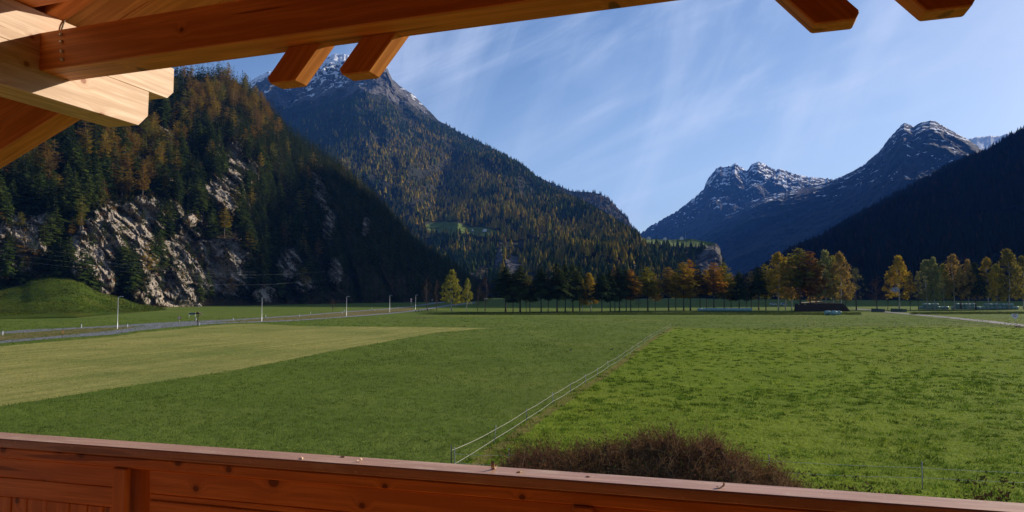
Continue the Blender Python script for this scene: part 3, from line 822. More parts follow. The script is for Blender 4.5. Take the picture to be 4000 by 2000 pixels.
far_mountain('long_ridge_mountain', [(2500, 1020, 6600), (2600, 960, 6468), (2690, 908, 6350), (2750, 878, 6271), (2829, 838, 6167), (2880, 815, 6100), (2928, 792, 6037), (2980, 774, 5968), (3040, 756, 5889), (3100, 745, 5811), (3170, 732, 5718), (3220, 718, 5653), (3257, 705, 5604), (3290, 692, 5561), (3330, 673, 5508), (3370, 650, 5455), (3400, 625, 5416), (3430, 600, 5376),
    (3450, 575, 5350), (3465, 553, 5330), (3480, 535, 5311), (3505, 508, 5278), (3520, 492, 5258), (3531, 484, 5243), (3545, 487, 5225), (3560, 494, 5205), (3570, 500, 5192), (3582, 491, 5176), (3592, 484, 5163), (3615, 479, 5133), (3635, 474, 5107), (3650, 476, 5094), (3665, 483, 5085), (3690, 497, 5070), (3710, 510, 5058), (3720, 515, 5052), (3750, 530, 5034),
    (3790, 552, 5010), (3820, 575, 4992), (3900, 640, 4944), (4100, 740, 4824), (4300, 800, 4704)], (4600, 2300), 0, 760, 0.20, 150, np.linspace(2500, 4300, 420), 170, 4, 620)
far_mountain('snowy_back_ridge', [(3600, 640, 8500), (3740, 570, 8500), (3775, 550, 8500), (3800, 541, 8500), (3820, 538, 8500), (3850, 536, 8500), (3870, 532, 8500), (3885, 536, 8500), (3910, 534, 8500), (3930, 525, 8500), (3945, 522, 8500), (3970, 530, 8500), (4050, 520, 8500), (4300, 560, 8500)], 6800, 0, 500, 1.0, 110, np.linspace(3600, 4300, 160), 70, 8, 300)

# --- haze in the valley air
def haze():
    m = bpy.data.materials.new('valley_haze'); m.use_nodes = True
    nt = m.node_tree; nt.nodes.clear()
    out = nt.nodes.new('ShaderNodeOutputMaterial'); v = nt.nodes.new('ShaderNodeVolumePrincipled')
    v.inputs['Color'].default_value = (0.09, 0.31, 1.0, 1)
    v.inputs['Density'].default_value = HAZE
    v.inputs['Anisotropy'].default_value = 0.0
    nt.links.new(v.outputs[0], out.inputs['Volume'])
    m.cycles.homogeneous_volume = True
    mb = MB(); x0, x1, y0, y1, z0, z1 = -7000, 7000, -3500, 14500, -1.5 - 1, 1800
    mb.box(((x0 + x1) / 2, (y0 + y1) / 2, (z0 + z1) / 2), (x1 - x0, y1 - y0, z1 - z0))
    stuff(mb.build('haze', m), 'thin blue autumn haze filling the valley air')
HAZE = 4.1e-5
haze()

# ------------------------------------------------------------------ the balcony the view is taken from
UP = np.array([0, 0, 1.0])
def frame(angle_deg):
    a = math.radians(angle_deg)
    return np.array([-math.sin(a), math.cos(a), 0]), np.array([math.cos(a), math.sin(a), 0])
D1, N1 = frame(74.68)      # along the balcony front, outwards
D2, N2 = frame(71.57)      # the tie beam runs a few degrees off the front
EYE = np.array([0, 0, CAM_Z])
balcony = thing('timber_balcony', 'glazed spruce balcony with handrail, roof timbers and boarded roof', 'balcony')
def timber(name, mat, poly, A, B, E, e0, e1, grain=0.0, bevel=0.004, parent=None):
    """polygon (a,b) in the plane A,B, extruded along E from e0 to e1; grain = angle of the fibres in that plane"""
    X = math.cos(grain) * A + math.sin(grain) * B
    Z = -math.sin(grain) * A + math.cos(grain) * B
    Y = np.cross(Z, X); s = 1 if Y @ E > 0 else -1
    poly = np.array(poly, float); c = poly.mean(0)
    loc = [((p - c) @ np.array([math.cos(grain), math.sin(grain)]), (p - c) @ np.array([-math.sin(grain), math.cos(grain)])) for p in poly]
    h = (e1 - e0) / 2
    mb = MB(); mb.prism(loc, -h, h)
    o = mb.build(name, mat, parent if parent is not None else balcony, bevel=bevel)
    org = EYE + A * c[0] + B * c[1] + E * (e0 + e1) / 2
    M = Matrix.Identity(4)
    for r in range(3):
        M[r][0] = X[r]; M[r][1] = Y[r]; M[r][2] = Z[r]; M[r][3] = org[r]
    o.matrix_basis = M
    return o
def rect(a0, a1, b0, b1): return [(a0, b0), (a1, b0), (a1, b1), (a0, b1)]

# handrail: two glued layers, then boards, battens
timber('handrail_cap', M_RAIL, rect(-3.2, 4.2, -0.583, -0.55), D1, UP, N1, 2.030, 2.130)
timber('handrail_base', M_STAIN, rect(-3.2, 4.2, -0.622, -0.5845), D1, UP, N1, 2.033, 2.126)
def infill(d0, d1, splits):
    for i, (z0, z1, y) in enumerate(splits):
        timber('infill_board', M_STAIN, rect(d0, d1, z0, z1), D1, UP, N1, 2.05 + y, 2.078 + y, bevel=0.003)
infill(1.905, -1.3, [(-0.708, -0.625, 0.0), (-0.731, -0.7105, 0.004), (-0.84, -0.7335, 0.002)])
infill(4.2, 2.055, [(-0.698, -0.625, 0.0), (-0.772, -0.7005, 0.003)])
dd = 4.2
while dd > 2.08:
    w = random.uniform(0.065, 0.115)
    timber('vertical_slat', M_STAIN, rect(max(dd - w, 2.06), dd - 0.003, -1.45, -0.7745), D1, UP, N1, 2.056 + random.uniform(0, 0.006), 2.08, grain=math.pi / 2, bevel=0.003)
    dd -= w
for d0 in (1.984, 0.31, -1.36, 3.66):
    timber('batten', M_STAIN, rect(d0, d0 + 0.062, -1.5, -0.624), D1, UP, N1, 2.026, 2.049, grain=math.pi / 2)
    timber('baluster_post', M_STAIN, rect(d0 - 0.075, d0 + 0.07, -1.5, -0.624), D1, UP, N1, 2.085, 2.12, grain=math.pi / 2)

# purlin of two stacked beams with cut ends, running outwards
LOW = [(-1.6, 0.80), (2.613, 0.80), (2.669, 0.859), (2.671, 0.9775), (-1.6, 0.9775)]
UPP = [(-1.6, 0.979), (2.788, 0.979), (2.829, 1.02), (2.829, 1.142), (-1.6, 1.142)]
purlin = timber('lower_purlin_beam', M_PALE, LOW, N1, UP, D1, 2.55, 2.72, bevel=0.0015)
timber('upper_purlin_beam', M_PALE, UPP, N1, UP, D1, 2.5506, 2.7185, bevel=0.0015)
for zz, poly in ((0, LOW), (1, UPP)):
    timber('lower_purlin_beam' if zz == 0 else 'upper_purlin_beam', M_PALE, poly, N1, UP, D1, -1.70, -1.531)
# tie beam with bolt heads
tie = timber('tie_beam', M_STAIN, rect(-1.55, 2.705, 0.90, 1.056), D2, UP, N2, 1.962, 2.106)
def bolt(d, z, parent, inv):
    mb = MB()
    p = EYE + D2 * d + UP * z + N2 * 1.962
    mb.tube([p + N2 * 0.004, p - N2 * 0.004, p - N2 * 0.009], [0.0075, 0.0075, 0.005], 10)
    o = mb.build('bolt_head', M_METAL, parent, smooth=False)
    o.matrix_parent_inverse = parent.matrix_basis.inverted()
for z in (1.033, 1.003, 0.963, 0.93):
    bolt(2.545 - (1.033 - z) * 0.12, z, tie, None)
# second tie beam on top of the purlin
timber('upper_tie_beam', M_STAIN, rect(-1.7, 2.9, 1.146, 1.31), D2, UP, N2, 1.76, 1.932)
timber('inner_tie_beam', M_STAIN, rect(-1.7, 2.9, 1.40, 1.56), D2, UP, N2, 0.9, 1.06)
# V struts
def strut(dtip, mirror):
    s = 1.0
    pts = [(0, 0.774), (0.106, 0.774), (0.118, 0.797), (0.118 - 0.092 * (1.75 - 0.797) / 0.108 * 0.98, 1.75), (-0.113 / 0.13 * (1.75 - 0.774), 1.75)]
    pts = [(0, 0.774), (0.106, 0.774), (0.118, 0.797), (0.118 - (1.70 - 0.797) * 0.86, 1.70), (-(1.70 - 0.774) * 0.86, 1.70)]
    if mirror: pts = [(-a, b) for a, b in pts][::-1]
    pts = [(dtip + a, b - (0.012 if mirror else 0)) for a, b in pts]
    g = math.atan2(1, -0.86) if not mirror else math.atan2(1, 0.86)
    e0 = 2.062 if dtip in (1.521, -0.492) else 2.0605
    timber('strut', M_STAIN, pts, D2, UP, N2, e0, e0 + 0.078, grain=g)
strut(1.521, False); strut(1.215, False); strut(-0.212, True); strut(-0.490, True)
# rafters and soffit boards of the gable roof
SL = 0.436
def slope_poly(d0, d1, zoff, thick):
    f = lambda d: 1.145 + (2.55 - d) * SL + zoff
    return [(d1, f(d1)), (d0, f(d0)), (d0, f(d0) + thick), (d1, f(d1) + thick)]
ga = math.atan(-SL)
def mirror_poly(p): return [(1.02 - a, b) for a, b in p][::-1]
for n0 in (2.125, 1.30, 0.50, -0.35, -1.2):
    for mir in (0, 1):
        P = slope_poly(0.515, 4.4, 0.0, 0.16)
        timber('rafter', M_BOARD, mirror_poly(P) if mir else P, D1, UP, N1, n0, n0 + 0.085, grain=-ga if mir else ga)
nn = -1.7
while nn < 2.90:
    w = random.choice((0.22, 0.26, 0.2))
    for mir in (0, 1):
        P = slope_poly(0.512, 4.6, 0.163 + random.uniform(0, 0.003), 0.024)
        timber('soffit_board', M_BOARD, mirror_poly(P) if mir else P, D1, UP, N1, nn, nn + w - 0.004, grain=-ga if mir else ga, bevel=0.002)
    nn += w
for mir in (0, 1):
    P = slope_poly(0.50, 4.7, 0.20, 0.05)
    timber('roof_sheet', M_ROOFT, mirror_poly(P) if mir else P, D1, UP, N1, -1.75, 2.94, bevel=0)
# lower strut beside the purlin, two planks one above the other
f2 = lambda d: 0.813 - SL * (d - 2.756)
for z0, z1, e in ((0.0, 0.128, 0.0), (0.1305, 0.26, 0.0025)):
    P = [(3.9, f2(3.9) + z0), (2.724, f2(2.724) + z0), (2.724, f2(2.724) + z1), (3.9, f2(3.9) + z1)]
    timber('verge_plank', M_STAIN, P, D1, UP, N1, 2.38 + e, 2.465 + e, grain=ga)
# cable clipped to the purlin
cb = MB()
pts = []
for s in np.linspace(0, 1, 9):
    z = 1.146 - 0.11 * s; pts.append(EYE + D1 * (2.547 - 0.003 * math.sin(s * 6)) + N1 * (2.205 - 0.012 * math.sin(s * 3.1) - 0.03 * s * 0.2) + UP * z)
cb.tube(pts, 0.0032, 6)
cable = cb.build('cable', plain('dark_cable_sheath', (0.10, 0.07, 0.03), 0.5), purlin)
cable.matrix_parent_inverse = purlin.matrix_basis.inverted()
cl = MB(); cl.box(EYE + D1 * 2.544 + N1 * 2.20 + UP * 1.118, (0.012, 0.012, 0.01)); c2 = cl.build('cable_clip', M_METAL, cable)
c2.matrix_parent_inverse = purlin.matrix_basis.inverted()
# floor, house wall behind
nn = -1.0
while nn < 2.0:
    timber('floor_board', M_STAIN, rect(-3.2, 4.2, -1.63, -1.60), D1, UP, N1, nn, nn + 0.136, bevel=0.002); nn += 0.14
timber('house_wall', M_WALLWOOD, rect(-5.0, 6.5, -1.60, 2.6), D1, UP, N1, -1.25, -1.05, bevel=0)
timber('house_wall', M_WALLWOOD, rect(-1.04, 1.95, -1.60, 2.2), N1, UP, D1, -2.1, -1.9, bevel=0)  # unseen side wall, added to keep sky light off the purlin's shaded face
timber('house_wall', M_PLASTER, rect(-5.0, 6.5, -7.0, -1.64), D1, UP, N1, -5.0, 0.6, bevel=0)

# shavings and chips left on the handrail
M_SHAV = plain('fresh_wood_shaving', (0.62, 0.46, 0.30), 0.7)
def shaving(kind):
    mb = MB()
    if kind == 'curl':
        n = 9; v = []; r = 0.012
        for i in range(n):
            a = math.pi * (0.15 + 1.15 * i / (n - 1)); 
            for y in (-0.005, 0.005): v.append((math.cos(a) * r * 1.6, y + 0.004 * i / n, 0.012 - math.sin(a) * r))
        for i in range(n):
            for y in (-0.005, 0.005): 
                q = v[2 * i + (0 if y < 0 else 1)]; v.append((q[0] * 0.93, q[1], q[2] + 0.0008))
        f = []
        m = 2 * n
        for i in range(n - 1):
            a = 2 * i
            f += [(a, a + 1, a + 3, a + 2), (m + a, m + a + 2, m + a + 3, m + a + 1), (a, a + 2, m + a + 2, m + a), (a + 1, m + a + 1, m + a + 3, a + 3)]
        f += [(0, m, m + 1, 1), (m - 2, m - 1, 2 * m - 1, 2 * m - 2)]
        mb.add(v, f)
    else:
        mb.add([(-0.013, 0, 0), (0.0, -0.004, 0), (0.015, 0.001, 0), (0.001, 0.005, 0.0), (-0.011, 0.001, 0.003), (0.0, -0.002, 0.005), (0.012, 0.001, 0.003), (0.001, 0.003, 0.004)],
               [(0, 1, 5, 4), (1, 2, 6, 5), (2, 3, 7, 6), (3, 0, 4, 7), (4, 5, 6, 7), (3, 2, 1, 0)])
    return mb.mesh('wood_shaving' if kind == 'curl' else 'wood_chip')
me_curl, me_chip = shaving('curl'), shaving('chip')
def on_rail(u, frac):
    r = ray(u, 1750)
    # plan direction of this column meets the rail at outward distance n
    n = 2.034 + 0.09 * frac
    k = r[:2] / r[1]
    y = n / (k @ N1[:2])
    return np.array([k[0] * y, y, CAM_Z - 0.55])
for i, (u, fr, kind, s, lab) in enumerate([(1932, 0.75, 'curl', 1.1, 'largest pale curled shaving on the handrail in front of the bramble thicket'), (2810, 0.35, 'curl', 0.7, 'small forked shaving lying on the handrail below the bramble thicket'),
        (1180, 0.25, 'chip', 1.0, 'whitish wood chip near the inner edge of the handrail, left of all other chips'), (1405, 0.4, 'curl', 0.55, 'thin dark shaving on the handrail left of the corner fence post'), (1340, 0.85, 'chip', 0.8, 'pale chip on the outer edge of the handrail left of the corner fence post'),
        (2030, 0.45, 'chip', 0.9, 'flat pale chip on the handrail just right of the largest curl'), (2295, 0.5, 'chip', 0.6, 'tiny white chip on the handrail under the middle of the thicket')]):
    p = on_rail(u, fr)
    o = link('wood_shaving' if kind == 'curl' else 'wood_chip', me_curl if kind == 'curl' else me_chip, M_SHAV, None, tuple(p + np.array([0, 0, 0.0008])))
    o.scale = (s, s, s); o.rotation_euler = (0, 0, random.uniform(0, 6))
    tag(o, lab, 'wood shaving' if kind == 'curl' else 'wood chip', 'wood scraps on the handrail')

# ------------------------------------------------------------------ trees
def arr(V, Fq): return np.array(V, float), Fq
def conifer_crown(seed, levels, per, base, lmax, kind, detail=1, sweep=1.0):
    """unit-height conifer crown: whorls of drooping boughs made of many small sprays"""
    R = np.random.default_rng(seed)
    V, Fc = [], []
    def tri(a, b, c):
        n = len(V); V.extend([a, b, c]); Fc.append((n, n + 1, n + 2))
    for l in range(levels):
        f = (l + R.uniform(-.3, .3)) / levels
        z0 = base + (1 - base) * min(max(f, 0), 0.985)
        env = (1 - max(f, 0)) ** (0.62 if kind == 'spruce' else 0.58)
        if f < 0.16: env *= 0.62 + 2.4 * max(f, 0)
        np_ = max(3, int(per * (0.55 + 0.45 * (1 - f)) + R.uniform(0, 1)))
        a0 = R.uniform(0, 6.28)
        for b in range(np_):
            if R.random() < (0.10 if kind == 'spruce' else 0.2): continue
            a = a0 + 6.283 * b / np_ + R.uniform(-.35, .35)
            Ln = lmax * env * R.uniform(0.55, 1.15) + (0.022 if detail else 0.008)
            ca, sa = math.cos(a), math.sin(a)
            if kind == 'spruce': up, dr = R.uniform(-.1, .12), R.uniform(.3, .65)
            else: up, dr = R.uniform(.0, .3), R.uniform(.15, .45)
            ns = 4 if detail else 2
            pts = []
            for s in np.linspace(0.0 if detail else 0.05, 1, ns + 1):
                r = Ln * s
                pts.append(np.array([ca * r, sa * r, z0 + Ln * (up * s - dr * s * s + (0.18 * s ** 3 if kind == 'spruce' else 0.3 * s ** 3))]))
            tv = np.array([-sa, ca, 0])
            for i in range(ns):
                s = (i + .5) / ns
                w = Ln * (0.30 if kind == 'spruce' else 0.24) * (0.55 + 0.9 * s * (1.15 - s)) * R.uniform(.7, 1.3) + (0.007 if detail else 0)
                p, q = pts[i], pts[i + 1]
                if not detail:
                    tri(p, q + tv * w - [0, 0, w * .5], q - tv * w - [0, 0, w * .4]); continue
                if i == ns - 1:
                    tri(p + tv * w * .5, p - tv * w * .5, q)
                for sg in (1, -1):
                    for rep in range(2):
                        m = p + (q - p) * R.uniform(0, 1)
                        tip = m + tv * sg * w * R.uniform(.7, 1.5) + np.array([ca, sa, 0]) * w * R.uniform(.1, .9) + np.array([0, 0, -w * R.uniform(0.1, .75) if kind == 'spruce' else w * R.uniform(-.55, .3)])
                        ww = w * R.uniform(.28, .5)
                        tri(m - (q - p) / np.linalg.norm(q - p) * ww, m + (q - p) / np.linalg.norm(q - p) * ww, tip)
    # leader
    for k in range(4):
        a = k * 1.57
        tri(np.array([0.016 * math.cos(a), .016 * math.sin(a), .93]), np.array([-.016 * math.cos(a), -.016 * math.sin(a), .94]), np.array([0, 0, 1.0]))
    return np.array(V), np.array(Fc)
def crown_mesh(name, VF, rough_norm=False):
    return mesh_np(name, VF[0], [VF[1]])
def trunk_mesh(name, r0, top=0.96, bend=0.0, seed=0, n=6, stubs=0, zs=None):
    R = np.random.default_rng(seed)
    zs = np.linspace(0, top, 9)
    ph = R.uniform(0, 6)
    pts = [(bend * math.sin(z * 3.0 + ph) - bend * math.sin(ph), bend * 0.6 * math.sin(z * 2.3 + ph) - bend * .6 * math.sin(ph), z) for z in zs]
    rad = [r0 * (1.35 if i == 0 else 1.0) * (1 - z) ** 0.8 + r0 * 0.06 for i, z in enumerate(zs)]
    mb = MB(); mb.tube(pts, rad, n)
    for s in range(stubs):
        z = R.uniform(.12, .55); a = R.uniform(0, 6.28); L_ = R.uniform(.03, .08)
        x, y = np.interp(z, zs, [p[0] for p in pts]), np.interp(z, zs, [p[1] for p in pts])
        mb.tube([(x, y, z), (x + math.cos(a) * L_, y + math.sin(a) * L_, z + R.uniform(-.02, .02))], [r0 * .22, r0 * .05], 3, False)
    return mb.mesh(name, True)
def broad_crown(seed, nclump, nleaf, base, rx, leaf, open_=0.5, top=1.0):
    """leaf clumps round the limb ends, unit height; gaps stay between the clumps"""
    R = np.random.default_rng(seed)
    V, Fc, ends = [], [], []
    c = 0
    while c < nclump:
        z = base + (top - base) * R.uniform(0.02, 1) ** 0.9
        f = (z - base) / (top - base)
        env = rx * (math.sin(math.pi * (0.12 + 0.85 * f) ** 0.85)) ** 0.75 * (1.08 - f) ** 0.3 * 0.94
        a = R.uniform(0, 6.28); rr = env * math.sqrt(R.uniform(.12, 1))
        ctr = np.array([rr * math.cos(a), rr * math.sin(a), z - 0.25 * rr])
        if perlin((ctr * 9 + seed * 3.1)[None])[0] < -0.28 * open_: continue
        ends.append(ctr); c += 1
        cr = R.uniform(.025, .062)
        for k in range(nleaf):
            d = R.normal(0, 1, 3); d /= np.linalg.norm(d)
            p = ctr + d * cr * R.uniform(.2, 1.15) * np.array([1, 1, .85])
            p[2] -= R.uniform(0, .02)
            e1 = R.normal(0, 1, 3); e1 /= np.linalg.norm(e1); e2 = np.cross(e1, d) + R.normal(0, .3, 3); e2 /= (np.linalg.norm(e2) + 1e-6)
            s = leaf * R.uniform(.6, 1.4)
            n = len(V)
            V.extend([p - e1 * s, p + e2 * s * .8, p + e1 * s, p - e2 * s * .8]); Fc.append((n, n + 1, n + 2, n + 3))
    return np.array(V), np.array(Fc), ends
def broad_trunk(name, r0, ends, base, seed, bend=0.012, limbs=22):
    R = np.random.default_rng(seed)
    zs = np.linspace(0, 0.93, 10); ph = R.uniform(0, 6)
    X = lambda z: np.array([bend * math.sin(z * 4 + ph) - bend * math.sin(ph), bend * math.cos(z * 3.1 + ph) - bend * math.cos(ph), z])
    mb = MB(); mb.tube([X(z) for z in zs], [r0 * (1.3 if i == 0 else 1) * (1 - z) ** .7 + r0 * .08 for i, z in enumerate(zs)], 7)
    E_ = [ends[i] for i in R.choice(len(ends), min(limbs, len(ends)), replace=False)] if len(ends) else []
    for e in E_:
        z0 = max(base * .85, e[2] - R.uniform(.08, .22)); z0 = min(z0, .85); p0 = X(z0)
        mid_ = p0 * .45 + np.array(e) * .55 + np.array([0, 0, .02]) 
        mb.tube([p0, mid_, e], [r0 * .26 * (1 - z0) + r0 * .06, r0 * .11, r0 * .03], 4, False)
    return mb.mesh(name, True)

# template meshes (unit height)
def tint_mesh(me, mat):
    me.materials.append(mat); return me
SPR_V = [crown_mesh('spruce_crown', conifer_crown(20 + i, 27, 10, 0.31 + 0.05 * (i % 3), 0.30 + 0.02 * i, 'spruce')) for i in range(4)]
LAR_V = [crown_mesh('larch_crown', conifer_crown(40 + i, 25, 10, 0.27 + 0.05 * (i % 3), 0.32 + 0.02 * i, 'larch')) for i in range(4)]
SPR_H = [crown_mesh('spruce_crown', conifer_crown(60 + i, 18, 8, 0.05 + 0.03 * i, 0.23 + 0.014 * i, 'spruce')) for i in range(4)]
LAR_H = [crown_mesh('larch_crown', conifer_crown(80 + i, 17, 7, 0.14 + 0.07 * i, 0.21 + 0.014 * i, 'larch')) for i in range(4)]
for me in SPR_V + LAR_V + SPR_H + LAR_H: tint_mesh(me, M_LEAF)
TRK = [tint_mesh(trunk_mesh('trunk', 0.014, 0.97, 0.006, i, 6, 14), M_BARK) for i in range(3)]
TRK_H = [tint_mesh(trunk_mesh('trunk', 0.0105, 0.97, 0.004, 10 + i, 5, 0), M_BARK_PALE) for i in range(2)]
TRK_HS = [tint_mesh(trunk_mesh('trunk', 0.011, 0.97, 0.004, 14 + i, 5, 0), M_BARK) for i in range(2)]
BIR = []
for i in range(6):
    V, Fc, ends = broad_crown(100 + i, 150 + 15 * (i % 3), 34, 0.27 - 0.03 * (i % 3), 0.26 + 0.02 * (i % 3), 0.0115, 1.0)
    BIR.append((tint_mesh(mesh_np('birch_crown', V, [Fc]), M_LEAF), tint_mesh(broad_trunk('trunk', 0.010, ends, 0.3, 200 + i, 0.016), M_BIRCH)))
def bare_tree(seed, nend):
    V, Fc, ends = broad_crown(seed, nend, 5, 0.30, 0.26, 0.007, 0.2)
    R = np.random.default_rng(seed)
    tw = MB()
    for e in ends:
        for k in range(4):
            d = R.normal(0, 1, 3); d[2] = abs(d[2]) + .3; d /= np.linalg.norm(d)
            tw.tube([e, e + d * R.uniform(.04, .09)], [.0022, .0008], 3, False)
    return tint_mesh(tw.mesh('twigs'), M_LEAF), tint_mesh(broad_trunk('trunk', 0.011, ends, 0.25, seed + 1, 0.02, 60), M_BARK), (V, Fc)
BARE = [bare_tree(300 + i, 75) for i in range(2)]
BARE_LEAF = [tint_mesh(mesh_np('sparse_crown', b[2][0], [b[2][1]]), M_LEAF) for b in BARE]

def plant(name, label, cat, group, base, h, crown, trunk, tint, width=1.0, lean=0.0, crown_name='crown', extra=None):
    o = thing(name, label, cat, tuple(base), random.uniform(0, 6.28), group)
    o.scale = (h * width, h * width, h)
    if lean: o.rotation_euler = (0, lean, 0)
    t = link('trunk', trunk, None, o)
    c = link(crown_name, crown, None, o); c.color = (*tint, 1)
    if crown_name == 'twigs': c['kind'] = 'stuff'
    if extra is not None:
        x = link('twigs', extra, None, o); x.color = (*tint, 1); x['kind'] = 'stuff'
    return o
G_SPR = (0.042, 0.058, 0.018); G_SPR2 = (0.070, 0.082, 0.022)
ORANGE = (0.38, 0.19, 0.02); GOLD = (0.36, 0.24, 0.022); OLIVE = (0.26, 0.23, 0.026); TAN = (0.32, 0.21, 0.05); LIME = (0.27, 0.25, 0.035); PALE = (0.24, 0.235, 0.075); BROWN = (0.085, 0.055, 0.03)
ROW = 'trees along the far edge of the meadow'
